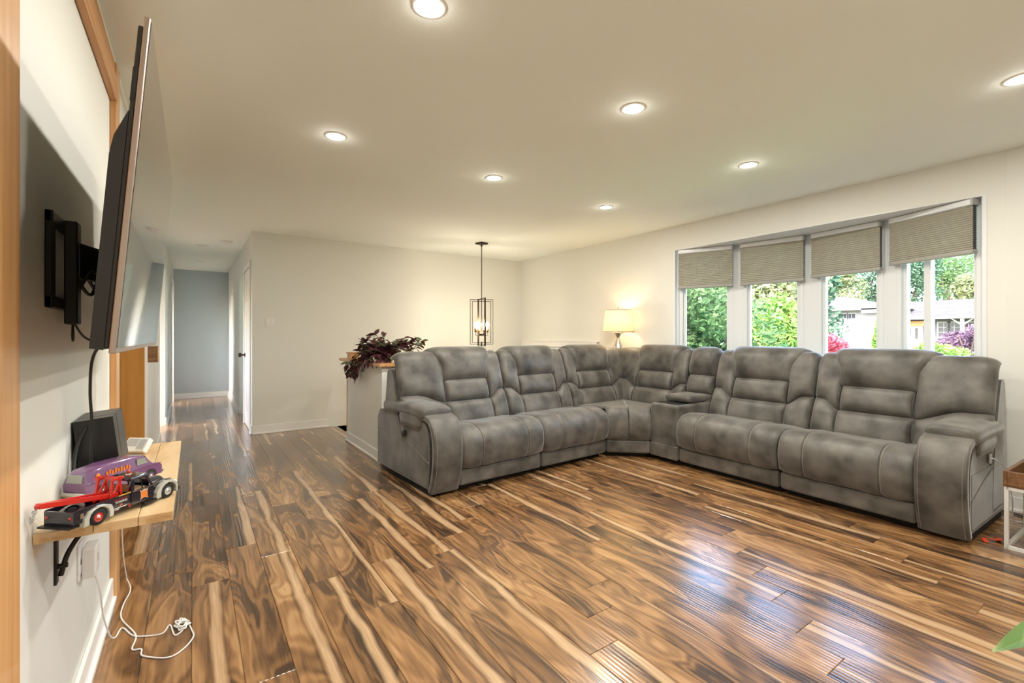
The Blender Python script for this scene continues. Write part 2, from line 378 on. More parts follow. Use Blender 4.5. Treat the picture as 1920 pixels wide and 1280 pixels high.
struct(ba_.build('wall_added_light_room', M['wall']))
cr_ = MB().box((2.25, YB + .12, -.2), (2.4, 7.31, ZC)).box((2.25, 7.31, -.2), (2.4, 8.15, .7)).box((2.25, 7.31, 2.2), (2.4, 8.15, ZC)).box((2.25, 8.15, -.2), (2.4, YE, ZC)).box((XH + .12, 7.25, -.2), (2.25, 7.31, ZC)).box((XH + .12, 8.15, -.2), (2.25, 8.3, ZC))  # window hole in the unseen far wall, added to brighten the hall
struct(cr_.build('wall_closet_added_window', M['wall']))
# stairwell behind the half walls
sw = MB().box((1.44, 4.21, -2.0), (1.56, 5.37, -.02)).box((1.56, 4.21, -2.0), (XW, 4.33, -.02)).box((1.44, 5.37, -2.0), (1.56, YB, -.2))
struct(sw.build('wall_stairwell', M['wall']))
st = MB()
for i in range(7): st.box((1.56 + .25 * i, 4.33, -2.0), (1.56 + .25 * (i + 1), YB, -.185 * (i + 1)))
st.box((3.31, 4.33, -2.0), (XW, YB, -1.30))
struct(st.build('floor_stairs', M['cap']))
hw = MB().box((1.44, 4.208, -.02), (1.56, 5.368, .895)).box((1.56, 4.208, -.02), (XW, 4.328, .895))
struct(hw.build('wall_half', M['wall']))
cp = MB().box((1.405, 4.17, .895), (1.60, 5.60, .925)).box((1.60, 4.17, .895), (XW, 4.36, .925))
hcap = struct(cp.build('trim_1', M['cap'], None, None, .005))
struct(box('trim_2', (1.435, 5.368, 0), (1.565, 5.388, .895), M['cap'], None, .002))
np_ = MB().box((1.45, 5.28, .925), (1.55, 5.42, .985)).box((1.44, 5.27, .985), (1.56, 5.43, 1.0))
struct(np_.build('trim_3', M['cap'], None, None, .003))
# front entry door head on the lower landing, just showing over the sofa
d2 = struct(MB().box((XW - .045, 4.62, -1.30), (XW, 6.14, 1.02)).build('door_2', M['trimw']))
MB().box((XW - .03, 4.50, 1.02), (XW, 6.25, 1.10)).box((XW - .04, 4.47, 1.10), (XW, 6.28, 1.112)).build('door_casing', M['trimw'], d2)
box('door_head_gap', (XW - .047, 4.62, 1.012), (XW - .044, 6.14, 1.019), M['blackm'], d2)

# baseboards: plank plus a shoe moulding
def baseboard(name, a, b_, nx, ny, m=None):
    """strip from a to b (xy), proud towards (nx,ny)"""
    mb = MB()
    for h, t in ((.105, .013), (.022, .024)):
        x0, y0 = a; x1, y1 = b_
        mb.box((min(x0, x1, x0 + nx * t), min(y0, y1, y0 + ny * t), 0), (max(x0, x1, x0 + nx * t), max(y0, y1, y0 + ny * t), h))
    return struct(mb.build(name, m or M['trimw'], None, None, .004))
baseboard('baseboard_left', (XT, 1.31), (XT, 2.70), 1, 0)
baseboard('baseboard_left_far', (XT, 4.56), (XT, 6.45), 1, 0)
baseboard('baseboard_hall_left', (XT, 7.64), (XT, 9.45), 1, 0)
baseboard('baseboard_back', (XH, YB), (1.44, YB), 0, -1)
baseboard('baseboard_hall_right', (XH, 8.15), (XH, YE), -1, 0)
baseboard('baseboard_hall_end', (XT, YE), (XH, YE), 0, -1)
baseboard('baseboard_right', (XW, YS), (XW, 4.2), -1, 0)
baseboard('baseboard_half_side', (1.44, 4.195), (1.44, 5.368), -1, 0)
baseboard('baseboard_half_front', (1.427, 4.208), (XW, 4.208), 0, -1)
baseboard('baseboard_corner', (XH, YB - .013), (XH, 6.44), -1, 0)

# fir frame round the television wall, cased opening with fir jamb
struct(MB().box((XT, .98, 0), (XT + .028, 1.285, ZC)).box((XT, 1.285, 0), (XT + .018, 1.315, ZC)).build('trim_4', M['fir'], None, None, .004))
struct(MB().box((XT, 1.315, 2.225), (XT + .026, 2.72, 2.33)).box((XT, 1.315, 2.33), (XT + .018, 2.72, 2.40)).build('trim_5', M['firy'], None, None, .005))
struct(MB().box((XT, 2.695, 0), (XT + .024, 2.80, 2.40)).box((XT, 2.80, 2.06), (XT + .024, 4.48, 2.16)).build('trim_6', M['fir'], None, None, .004))
struct(MB().box((XT - WT, 4.455, 0), (XT + .001, 4.481, 2.06)).box((XT - WT, 2.788, 0), (XT, 2.80, 2.06)).box((XT - WT, 2.79, 2.04), (XT, 4.48, 2.06)).build('trim_7', M['firj']))
struct(box('trim_8', (XT, 4.481, 0), (XT + .014, 4.56, 2.10), M['trimw'], None, .003))
struct(MB().box((XT, 9.45, 0), (XT + .018, 9.54, 2.1)).box((XT, 10.3, 0), (XT + .018, 10.39, 2.1)).box((XT, 9.45, 2.1), (XT + .018, 10.39, 2.19)).build('trim_9', M['trimw'], None, None, .003))
struct(box('trim_10', (XW - .007, YS, .105), (XW, .668, ZC), M['wall'], None, .002))
struct(box('trim_11', (XT, 1.315, 2.405), (XT + .012, 4.48, ZC), M['trimw']))

# hall closet door with six panels
d1 = struct(MB().box((XH - .004, 6.50, .01), (XH + .035, 7.22, 2.03)).build('door_1', M['trimw']))
for y0, y1 in ((6.60, 6.83), (6.90, 7.13)):
    for z0, z1 in ((.20, .82), (.98, 1.52), (1.64, 1.92)):
        MB().box((XH - .008, y0, z0), (XH - .003, y1, z1)).build('door_panel', M['trimw'], d1, None, .003)
MB().box((XH - .016, 6.43, 0), (XH, 6.50, 2.04)).box((XH - .016, 7.22, 0), (XH, 7.30, 2.04)).box((XH - .016, 6.43, 2.04), (XH, 7.30, 2.11)).build('door_casing', M['trimw'], d1, None, .004)
MB().lathe([(0, 0), (.03, 0), (.03, .008), (.012, .012), (.012, .04), (.026, .05), (.03, .065), (.022, .08), (0, .083)], 16, M=Matrix.Translation((XH - .004, 7.13, .93)) @ Matrix.Rotation(R(-90), 4, 'Y')).build('door_knob', M['bronze'], d1)

# ------------------------------------------------------------------ bow window with four units
NODE = [(4.60, 3.302), (4.835, 2.70), (4.945, 2.035), (4.855, 1.385), (4.60, .76)]
sb = MB().prism([(XW + .001, WY1 - .001)] + [(x + .08, y) for x, y in NODE] + [(XW + .001, WY0 + .001)], WZ1 - .006, WZ1 + .05)
struct(sb.build('trim_12', M['vinyl']))
sb = MB().prism([(XW - .02, WY1 + .03)] + [(x + .07, y) for x, y in NODE] + [(XW - .02, WY0 - .03)], WZ0 - .04, WZ0)
struct(sb.build('trim_13', M['vinyl']))
struct(box('trim_14', (XW - .004, WY1 - .022, WZ0), (4.62, WY1, WZ1), M['vinyl']))
struct(box('trim_15', (XW - .004, WY0, WZ0), (4.62, WY0 + .022, WZ1), M['vinyl']))
def wframe(i):
    (xa, ya), (xb, yb) = NODE[i], NODE[i + 1]
    d = Vector((xb - xa, yb - ya, 0)); L_ = d.length; d.normalize(); n = Vector((-d.y, d.x, 0))   # n points outdoors
    if n.x < 0: n = -n
    T = Matrix(((d.x, n.x, 0, xa), (d.y, n.y, 0, ya), (0, 0, 1, 0), (0, 0, 0, 1)))
    return T, L_
MUL = [.035, .055, .062, .052, .035]
win_z0, win_z1 = WZ0, WZ1
for i in range(4):
    T, L_ = wframe(i); a, b_ = MUL[i], L_ - MUL[i + 1]
    fr = MB()
    fr.box((a, -.01, win_z0), (a + .035, .07, win_z1), T).box((b_ - .035, -.01, win_z0), (b_, .07, win_z1), T).box((a, -.01, win_z0), (b_, .07, win_z0 + .05), T).box((a, -.01, win_z1 - .05), (b_, .07, win_z1), T)
    wo = struct(fr.build('window_%d' % (i + 1), M['vinyl'], None, None, .004))
    s0, s1 = a + .035, b_ - .035
    sh = MB()
    sh.box((s0, .015, win_z0 + .05), (s0 + .028, .055, win_z1 - .05), T).box((s1 - .028, .015, win_z0 + .05), (s1, .055, win_z1 - .05), T).box((s0, .015, win_z0 + .05), (s1, .055, win_z0 + .085), T).box((s0, .015, win_z1 - .085), (s1, .055, win_z1 - .05), T)
    if i == 3: sh.box((.245, .012, win_z0 + .05), (.295, .058, win_z1 - .05), T)
    sh.build('sash', M['vinyl'], wo, None, .003)
    if i == 3:
        MB().box((s0 + .02, .032, win_z0 + .07), (.25, .036, win_z1 - .07), T).build('pane', M['glass'], wo)
        MB().box((.29, .032, win_z0 + .07), (s1 - .02, .036, win_z1 - .07), T).build('pane', M['glass'], wo)
    else: MB().box((s0 + .02, .032, win_z0 + .07), (s1 - .02, .036, win_z1 - .07), T).build('pane', M['glass'], wo)
for j in range(5):
    x, y = NODE[j]
    if j in (0, 4):
        s_ = -1 if j == 0 else 1
        struct(box('trim_%d' % (16 + j), (x - .02, min(y, y + s_ * MUL[j]), WZ0), (x + .08, max(y, y + s_ * MUL[j]), WZ1), M['vinyl'], None, .003))
    else:
        T0, L0 = wframe(j - 1); T1, L1 = wframe(j)
        poly = [T0 @ Vector((L0 - MUL[j], -.005, 0)), Vector((x - .012, y, 0)), T1 @ Vector((MUL[j], -.005, 0)), T1 @ Vector((MUL[j], .08, 0)), Vector((x + .085, y, 0)), T0 @ Vector((L0 - MUL[j], .08, 0))]
        struct(MB().prism([(p.x, p.y) for p in poly], WZ0, WZ1).build('trim_%d' % (16 + j), M['vinyl']))

# pleated shades, one for each unit
SH_Z = [1.715, 1.715, 1.735, 1.765]
SH_L = ['taupe pleated window shade on the window unit nearest the lit table lamp', 'taupe pleated window shade second from the table lamp, above the big green shrub',
        'taupe pleated window shade above the view of the red maple', 'taupe pleated window shade at the end nearest the tray table, widest of the four']
for i in range(4):
    T, L_ = wframe(i)
    x0 = .035 if i in (0, ) else .042; x1 = L_ - .042; zt, zb = WZ1 - .008, SH_Z[i]; yb = -.058
    root = empty('pleated_shade', T @ Vector((L_ / 2, yb, zb)), 0, SH_L[i], 'window shade', 'pleated shades in the bow window')
    inv = Matrix.Translation(-Vector(root.location)) @ T
    MB().rbox((x0, yb - .028, zt - .045), (x1, yb + .028, zt), .008, 2, inv).build('headrail', M['vinyl'], root)
    n = 20; z1 = zt - .045; V = []; mb = MB()
    pr = []
    for k in range(2 * n + 1):
        pr.append((yb - .011 - (.011 if k % 2 else 0), z1 - (z1 - zb - .03) * k / (2 * n)))
    ba = [(2 * yb - q[0] + .0, q[1]) for q in pr]
    mb.grid(lambda u, k: (lerp(x0 + .004, x1 - .004, u), pr[k][0], pr[k][1]), [0, 1], list(range(2 * n + 1)), False, False, inv)
    mb.grid(lambda u, k: (lerp(x0 + .004, x1 - .004, u), ba[k][0], ba[k][1]), [0, 1], list(range(2 * n + 1)), False, True, inv)
    mb.build('pleated_fabric', M['blind'], root)
    for xe in (x0 + .004, x1 - .004):
        e = MB(); 
        for k in range(0, 2 * n - 1, 2):
            e.add([(xe, pr[k][0], pr[k][1]), (xe, pr[k + 1][0], pr[k + 1][1]), (xe, pr[k + 2][0], pr[k + 2][1]), (xe, ba[k + 2][0], ba[k + 2][1]), (xe, ba[k + 1][0], ba[k + 1][1]), (xe, ba[k][0], ba[k][1])], [(0, 1, 2, 3, 4, 5)], False, inv)
        e.build('cell_edge', M['chain'], root)
    MB().rbox((x0, yb - .026, zb), (x1, yb + .026, zb + .032), .006, 2, inv).build('bottom_rail', M['blindrail'], root)
    MB().box((x1 - .012, yb - .03, zt - .046), (x1 + .003, yb + .03, zt + .0), inv).build('end_cap', M['gplastic'], root)

# ------------------------------------------------------------------ recessed ceiling lamps
def downlight(x, y, label, lit=True, r=.052):
    root = empty('recessed_downlight', (x, y, ZC), 0, label, 'ceiling light', 'recessed lights in the living room ceiling' if lit else 'unlit recessed lights in the hall')
    MB().lathe([(r + .016, 0), (r + .015, -.004), (r + .003, -.006), (r, -.003), (r, 0.0)], 28).build('trim_ring', M['trimring'], root)
    MB().lathe([(0.0, -.0025), (r * .6, -.0028), (r, -.002)], 28).build('lens', M['lens'] if lit else M['wplastic'], root)
    if lit:
        ld = bpy.data.lights.new('downlight_beam', 'AREA'); ld.shape = 'DISK'; ld.size = r * 1.9; ld.energy = LAMP_W; ld.color = (1, .955, .88)
        lo = bpy.data.objects.new('downlight_beam', ld); col.objects.link(lo); lo.parent = root; lo.location = (0, 0, -.008)
        ld = bpy.data.lights.new('downlight_spill', 'POINT'); ld.energy = .22; ld.color = (1, .955, .88); ld.shadow_soft_size = .03
        lo = bpy.data.objects.new('downlight_spill', ld); col.objects.link(lo); lo.parent = root; lo.location = (0, 0, -.045)
for x, y, lb in ((.743, 1.632, 'lit recessed ceiling light at the top edge of the view, largest in the photo'), (.738, 3.024, 'lit recessed ceiling light nearest the television and hallway'),
                 (2.004, 1.719, 'lit recessed ceiling light in the middle of the ceiling, second from the top edge'), (1.968, 3.10, 'lit recessed ceiling light straight above the hanging lantern in view'),
                 (3.362, 1.803, 'lit recessed ceiling light nearest the pleated window shades'), (3.313, 3.181, 'smallest lit recessed ceiling light, above the shaded table lamp'),
                 (3.336, .439, 'lit recessed ceiling light cut off by the right edge of the view'), (2.0, .34, 'lit recessed ceiling light above the camera, outside the view'), (.74, .28, 'lit recessed ceiling light beside the camera, outside the view')):
    downlight(x, y, lb)
downlight(.108, 7.706, 'unlit recessed hall ceiling light nearer the smoke detector', False, .06)
downlight(.094, 9.376, 'unlit recessed hall ceiling light nearest the blue-grey end wall', False, .06)
sm = empty('smoke_detector', (.365, 7.18, ZC), 0, 'round white smoke detector on the hall ceiling', 'smoke detector')
MB().lathe([(.075, 0), (.075, -.01), (.066, -.014)], 28).build('base_ring', M['wplastic'], sm)
MB().lathe([(.064, -.012), (.062, -.03), (.05, -.038), (0, -.04)], 28).build('cover', M['wplastic'], sm)

# ------------------------------------------------------------------ sectional sofa
LM = M['leather']
Z0 = .43; LEAN = R(19); S0, RB = .555, .095
def backmap(x, s, h, y0=.45):
    cl, sl = math.cos(LEAN), math.sin(LEAN)
    a = 0
    if s > S0: a = (s - S0) / RB; yy = S0 + RB * math.sin(a); dd = RB * (1 - math.cos(a))
    else: yy = s; dd = 0
    # plane axes: up = (0, sl, cl), front normal = (0,-cl, sl)
    up = Vector((0, sl, cl)); nf = Vector((0, -cl, sl))
    n = nf * math.cos(a) + up * math.sin(a)
    return Vector((x, y0, Z0)) + up * yy - nf * dd + n * h
def pillow(xl, xr, sbt, stp, T, pu=5, pv=3.2, nu=22, nv=16, h0=-.02, y0=.45, wr=0, seed=0):
    """xl,xr: functions of v; sbt,stp: functions of u"""
    mb = MB(); rg = random.Random(seed); ph = [rg.uniform(0, 6) for _ in range(4)]
    def fn(u, v):
        x = lerp(xl(v), xr(v), u); s = lerp(sbt(u), stp(u), v)
        e = max(0, 1 - abs(2 * u - 1) ** pu) ** .5 * max(0, 1 - abs(2 * v - 1) ** pv) ** .5
        h = h0 + (T - h0) * e
        if wr: h += wr * e * (math.sin(13 * u + 5 * v + ph[0]) * math.sin(9 * v + ph[1]) + .6 * math.sin(24 * u - 11 * v + ph[2])) * (abs(2 * u - 1) ** 2 * .8 + .25)
        return backmap(x, s, h, y0)
    return mb.grid(fn, cosr(nu), cosr(nv), True, True)
K = lambda c: (lambda t: c)
def back_cushions(mod, T, x0, x1, cl, cr, seed=0, fl0=0, fl1=0, simple=False):
    """upholstered back between local x0..x1, centre column cl..cr"""
    S1 = .555 + .095 * 1.35
    W_ = x1 - x0
    add = lambda nm, mb: mb.build(nm, LM, mod, M=T)
    if simple:
        add('headrest', pillow(K(x0), K(x1), K(.375), K(S1), .085, 5, 3, seed=seed, wr=.004))
        add('lumbar_cushion', pillow(K(x0 + .008), K(x1 - .008), K(.19), K(.385), .05, 6, 3, seed=seed))
        add('lumbar_cushion', pillow(K(x0 + .008), K(x1 - .008), K(-.03), K(.195), .05, 6, 3, seed=seed + 1)); return
    FL = [(0, 0), (.38, .08), (.72, .50), (1, 1)]
    hl = lambda v: lerp(cl - .012, max(x0 + .045, cl - .14), interp(FL, v))
    hr_ = lambda v: lerp(cr + .012, min(x1 - .045, cr + .14), interp(FL, v))
    add('headrest', pillow(hl, hr_, K(.375), K(S1 + .02), .088, 9, 2.8, 26, 20, h0=.0, seed=seed))
    add('lumbar_cushion', pillow(K(cl), K(cr), K(.185), K(.392), .056, 12, 3.2, seed=seed))
    add('lumbar_cushion', pillow(K(cl - .012), K(cr + .012), K(-.04), K(.192), .058, 12, 3.2, seed=seed + 1))
    for (a, b_, inner) in ((x0, cl, 1), (cr, x1, 0)):
        f = (lambda u: u) if inner else (lambda u: 1 - u)
        add('side_bolster', pillow((lambda v: x0 - fl0 * .24 * v) if inner else K(a), K(b_) if inner else (lambda v: x1 + fl1 * .24 * v), K(-.04), lambda u: lerp(.275, .188, interp([(0, 0), (.35, .05), (1, 1)], f(u))), .054, 5, 3, wr=.0035, seed=seed + 2 + inner))
        if inner: lft = lambda v: x0 - fl0 * (.24 + .40 * v); rgt = lambda v: lerp(cl, cl + .035, interp([(0, 0), (.40, .0), (.6, 1)], v))
        else: rgt = lambda v: x1 + fl1 * (.24 + .40 * v); lft = lambda v: lerp(cr, cr - .035, interp([(0, 0), (.40, .0), (.6, 1)], v))
        add('side_bolster', pillow(lft, rgt, lambda u: lerp(.268, .182, interp([(0, 0), (.35, .05), (1, 1)], f(u))), K(S1), .050, 5, 4.5, wr=.0035, seed=seed + 4 + inner))
    # seam welts beside the centre column
    for x, k_ in ((cl, -1), (cr, 1)):
        MB().tube([backmap(x, .2 + .17 * k / 8, .012 + .028 * math.sin(math.pi * k / 8)) for k in range(9)], .0028, 5).build('seam_welt', M['seam'], mod, M=T)
        MB().tube([backmap(x + .012 * k_, .175 * k / 8, .012 + .030 * math.sin(math.pi * k / 8)) for k in range(9)], .0028, 5).build('seam_welt', M['seam'], mod, M=T)
PROF = catmull([(.02, .165), (-.035, .185), (-.062, .25), (-.068, .33), (-.045, .415), (.015, .468), (.10, .486), (.22, .474), (.36, .455), (.50, .44)], 5)
def seat_surface(x0, x1, seams, y_front=0.0):
    n = len(PROF)
    def fn(u, k):
        k = int(k); y, z = PROF[k].x, PROF[k].y
        a = PROF[min(k + 1, n - 1)] - PROF[max(k - 1, 0)]; nn = Vector((-a.y, a.x)).normalized()   # outward
        e = max(0, 1 - abs(2 * u - 1) ** 16) ** .5
        x = lerp(x0, x1, u); off = -.03 * (1 - e)
        for sx in seams: off -= .011 * math.exp(-((x - sx) / .006) ** 2) - .004 * math.exp(-((abs(x - sx) - .06) / .05) ** 2)
        return (x, y + nn.x * off + y_front, z + nn.y * off)
    us = sorted(set([round(q, 4) for q in cosr(16)] + [round((s_ - x0) / (x1 - x0) + d / (x1 - x0), 4) for s_ in seams for d in (-.014, -.008, -.004, 0, .004, .008, .014)]))
    return fn, us
def seat(mod, T, x0, x1, seams):
    fn, us = seat_surface(x0, x1, seams)
    MB().grid(fn, us, list(range(len(PROF))), True, True).build('seat_cushion', LM, mod, M=T)
    for sx in seams:
        u = (sx + .006 - x0) / (x1 - x0)
        MB().tube([Vector(fn(u, k)) + Vector((0, -.001, .001)) for k in range(2, len(PROF) - 8)], .0016, 5).build('topstitch', M['stitch'], mod, M=T)
    MB().rbox((x0 + .003, -.012, .045), (x1 - .003, .05, .172), .022, 3).build('footrest_rail', LM, mod, M=T)
DP = .90
def module(name, T, x0, x1, parent, label, shell_top=.90, depth=DP, sx0=None, sx1=None):
    """base carcass and leaning rear shell of one section"""
    mb = MB()
    mb.box((x0 + .006, .05, .05), (x1 - .006, depth - .02, .40))
    a0 = x0 if sx0 is None else sx0; a1 = x1 if sx1 is None else sx1
    prof = [(.50, .10), (.53, .40), (.68, shell_top - .05), (.715, shell_top), (.77, shell_top - .005), (.795, shell_top - .03), (depth - .03, .42), (depth - .02, .10)]
    mb.prism(prof, a0 + .004, a1 - .004, lambda p, h: (h, p[0], p[1]))
    o = mb.build(name, LM, parent, M=T, bevel=.02); o['label'] = label
    MB().box((x0 + .02, .07, .0), (x1 - .02, depth - .08, .052)).build('plinth', M['darkgap'], o, M=Matrix.Identity(4))
    return o
sofa = empty('sectional_sofa', (2.9, 3.3, 0), 0, 'large taupe-grey leather reclining corner sofa in front of the bow window', 'sofa')
def secT(ox, oy, ang): return Matrix.Translation((ox - 2.9, oy - 3.3, 0)) @ Matrix.Rotation(ang, 4, 'Z')
TL = secT(1.416, 3.083, R(3.2)); TR = secT(3.640, 2.899, R(-91.6))
I4 = Matrix.Identity(4)
def arm(mod, x0, x1, side, depth):
    """side=-1: outer face at x0; +1: outer face at x1"""
    out = x0 if side < 0 else x1; W_ = x1 - x0
    # side panel with a curved upper front corner
    prof = [(.055, .05), (.03, .25), (.035, .40), (.075, .50), (.13, .545), (.17, .50), (.22, .47), (.40, .47), (.50, .54), (depth - .06, .54), (depth, .46), (depth, .05)]
    mb = MB().prism(prof, x0 + .008, x1 - .008, lambda p, h: (h, p[0], p[1]))
    mb.box((x0 + .03, .09, .3), (x1 - .03, depth - .12, .585))
    mb.build('arm_body', LM, mod, M=I4, bevel=.018)
    pts = catmull([(.02, .035), (-.028, .16), (-.048, .30), (-.040, .43), (.010, .530), (.10, .568), (.22, .560), (.30, .545)], 6)
    path = [Vector(((x0 + x1) / 2, p.x + .005, p.y)) for p in pts]
    nr = []
    for i in range(len(pts)):
        t = pts[min(i + 1, len(pts) - 1)] - pts[max(i - 1, 0)]; nr.append(Vector((0, -t.y, t.x)))
    MB().sweep(path, nr, W_ / 2 + .002, .026, 7, 28).build('arm_front_panel', LM, mod, M=I4)
    ss = MB()
    for dx in (-1, 1):
        q = [path[i] + nr[i].normalized() * .0262 + Vector((dx * (W_ / 2 - .016), 0, 0)) for i in range(1, len(path) - 1)]
        # dashed stitches
        acc = 0
        for a, b_ in zip(q, q[1:]):
            n_ = max(1, int((b_ - a).length / .009))
            for j in range(n_): ss.bar(a.lerp(b_, j / n_), a.lerp(b_, (j + .62) / n_), .0024)
    o = ss.build('stitching', M['stitch'], mod, M=I4); o['kind'] = 'stuff'
    # padded arm top with the drooping outer lip
    yy = cosr(26, .085, depth - .15)
    en = lambda t: max(.002, (1 - abs(2 * t - 1) ** 7)) ** .42
    zc = lambda y: .592 + .010 * math.sin((y - .07) * 5)
    pad = MB().sweep([Vector(((x0 + x1) / 2 + side * .006, y, zc(y))) for y in yy], [Vector((0, 0, 1))] * len(yy), W_ / 2 + .014, .056, 3.2, 28, en)
    y2 = cosr(18, .15, .53)
    pad.sweep([Vector((out + side * (-.022), y, .550 + .008 * math.sin((y - .1) * 7))) for y in y2], [Vector((0, 0, 1))] * len(y2), .038, .092, 2.8, 20, lambda t: max(.002, 1 - abs(2 * t - 1) ** 4) ** .5)
    pad.sweep([Vector((out - side * .10, y, .556)) for y in y2], [Vector((0, 0, 1))] * len(y2), .11, .05, 3, 16, lambda t: max(.002, 1 - abs(2 * t - 1) ** 4) ** .5)
    pad.build('arm_pad', LM, mod, M=I4)
    # curved seam on the outer side
    q = [Vector((out - side * .006, .06 + .9 * t * (depth - .1), .30 + .10 * math.sin(t * 2.0))) for t in lin(20)]
    q = [Vector((out - side * .0065, lerp(.05, depth - .03, t), .245 + .135 * math.sin(min(1, t * 1.25) * math.pi / 2))) for t in lin(20)]
    MB().tube(q, .003, 5).build('side_seam', M['stitch'], mod, M=I4)
    return out
def child_T(par_T): return I4
# left run: arm recliner, armless recliner
mA = module('recliner_section', TL, 0, 1.062, sofa, 'arm-end recliner section next to the half wall', sx0=.0)
seat(mA, I4, .238, 1.060, (.42, .88)); back_cushions(mA, I4, .006, 1.058, .425, .875, 1)
out = arm(mA, 0, .235, -1, 1.02)
cpn = MB().sweep([Vector((-.004, .405 + .085 * t, .425 - .035 * t)) for t in lin(8)], [Vector((0, .3, 1))] * 9, .012, .024, 2.5, 16, lambda t: max(.15, 1 - abs(2 * t - 1) ** 3) ** .5)
cpo = cpn.build('control_panel', M['blackp'], mA, M=I4)
mB = module('armless_section', TL @ Matrix.Translation((1.064, 0, 0)), 0, .842, sofa, 'armless recliner section between the arm recliner and the corner')
seat(mB, I4, .002, .840, (.19, .65)); back_cushions(mB, I4, .004, .838, .185, .655, 11)
# right run: console, recliner, arm recliner
mC = module('console_section', TR, 0, .315, sofa, 'narrow console section with a padded lid', depth=.87)
MB().rbox((.0, -.02, .045), (.315, .60, .545), .03, 3).build('console_box', LM, mC, M=I4)
MB().box((.035, .03, .540), (.28, .30, .5475)).build('cup_well', M['blackp'], mC, M=I4)
MB().rbox((.015, .17, .555), (.300, .50, .618), .03, 4).build('console_lid', LM, mC, M=I4)
MB().rbox((.004, -.024, .045), (.311, .0, .172), .011, 3).build('footrest_rail', LM, mC, M=I4)
back_cushions(mC, I4, .006, .309, 0, 0, 21, simple=True)
mD = module('armless_section', TR @ Matrix.Translation((.317, 0, 0)), 0, .885, sofa, 'armless recliner section beside the console', depth=.87)
seat(mD, I4, .002, .883, (.20, .68)); back_cushions(mD, I4, .004, .881, .20, .68, 31)
mE = module('recliner_section', TR @ Matrix.Translation((1.204, 0, 0)), 0, 1.030, sofa, 'arm-end recliner section beside the tray table', depth=.87)
seat(mE, I4, .002, .80, (.18, .63)); back_cushions(mE, I4, .004, 1.026, .185, .635, 41)
arm(mE, .803, 1.030, 1, .86)
MB().box((1.0285, .385, .405), (1.034, .435, .465)).build('charging_port', M['silver'], mE, M=I4, bevel=.001)
# corner wedge: two backs meeting in the corner, chamfered front
A_ = TL @ Vector((1.908, 0, 0)); B_ = TR @ Vector((-.002, 0, 0))
WM = Matrix.Translation((A_ + B_) / 2); Wi = WM.inverted()
ax = (B_ - A_); wl_ = ax.length; ax.normalize(); nb = Vector((-ax.y, ax.x, 0))
LB = TL @ Vector((1.908, .46, 0)); RBk = TR @ Vector((-.002, .46, 0))
ua, ub = TL.to_3x3() @ Vector((1, 0, 0)), TR.to_3x3() @ Vector((-1, 0, 0))
# valley: intersection of both seat-back lines
def isect(p, d, q, e):
    den = d.x * e.y - d.y * e.x; t = ((q.x - p.x) * e.y - (q.y - p.y) * e.x) / den; return p + d * t
CV = isect(LB, ua, RBk, ub)
n = len(PROF)
def wseat(u, k):
    k = int(k); p = lerp(A_, B_, u); e = max(0, 1 - abs(2 * u - 1) ** 16) ** .5
    y, z = PROF[k].x, PROF[k].y
    a = PROF[min(k + 1, n - 1)] - PROF[max(k - 1, 0)]; nn = Vector((-a.y, a.x)).normalized()
    off = -.03 * (1 - e) - .011 * math.exp(-((u - .5) * wl_ / .006) ** 2)
    if k <= 30:
        q = p + nb * (y * .8 + nn.x * off); return Wi @ Vector((q.x, q.y, z + nn.y * off))
    t = (k - 30) / (n - 1 - 30)
    bk = lerp(LB, CV, u * 2) if u < .5 else lerp(CV, RBk, u * 2 - 1)
    f = p + nb * (PROF[30].x * .8); q = lerp(f, bk, t); return Wi @ Vector((q.x, q.y, lerp(PROF[30].y + nn.y * off, .45, t)))
wb = MB()
fpoly = [Wi @ p for p in (A_ + nb * .06, B_ + nb * .06, TR @ Vector((-.004, .85, 0)), TR @ Vector((-.70, .85, 0)), TL @ Vector((2.62, .88, 0)), TL @ Vector((1.910, .88, 0)))]
wb.prism([(p.x, p.y) for p in fpoly], .05, .40)
prof = [(.50, .10), (.53, .40), (.68, .85), (.715, .90), (.77, .895), (.795, .87), (.86, .42), (.87, .10)]
wb.prism(prof, 1.912, 2.66, lambda p, h: Wi @ (TL @ Vector((h, p[0], p[1]))))
wb.prism(prof, -.70, -.004, lambda p, h: Wi @ (TR @ Vector((h, min(p[0], .85), p[1]))))
mW = wb.build('corner_section', LM, sofa, M=WM, bevel=.02); mW['label'] = 'corner wedge section in front of the table lamp'
MB().prism([((p.x) * .9, (p.y) * .9 + .02) for p in fpoly], 0, .052).build('plinth', M['darkgap'], mW, M=I4)
MB().grid(wseat, sorted(set(cosr(16) + [.5 - .014 / wl_, .5 - .007 / wl_, .5, .5 + .007 / wl_, .5 + .014 / wl_])), list(range(n)), True, True).build('seat_cushion', LM, mW, M=I4)
MB().rbox((-wl_ / 2 + .003, -.012, .045), (wl_ / 2 - .003, .05, .172), .022, 3, Wi @ Matrix.Translation((A_ + B_) / 2) @ Matrix(((ax.x, nb.x, 0, 0), (ax.y, nb.y, 0, 0), (0, 0, 1, 0), (0, 0, 0, 1)))).build('footrest_rail', LM, mW, M=I4)
xv = (TL.inverted() @ CV).x; yv = (TR.inverted() @ CV).x
back_cushions(mW, Wi @ TL, 1.912, xv - .005 + .03, 2.06, xv - .15, 51, 0, .36)
back_cushions(mW, Wi @ TR, yv + .005 - .03, -.004, yv + .17, -.17, 61, .36, 0)

# ------------------------------------------------------------------ television on its wall arm
TVW, TVH = 1.23, .70
tv = empty('television', (-.099, 1.833, 1.142), 0, 'flat wall-mounted television swung out on a black arm', 'television')
tl = R(4.65)
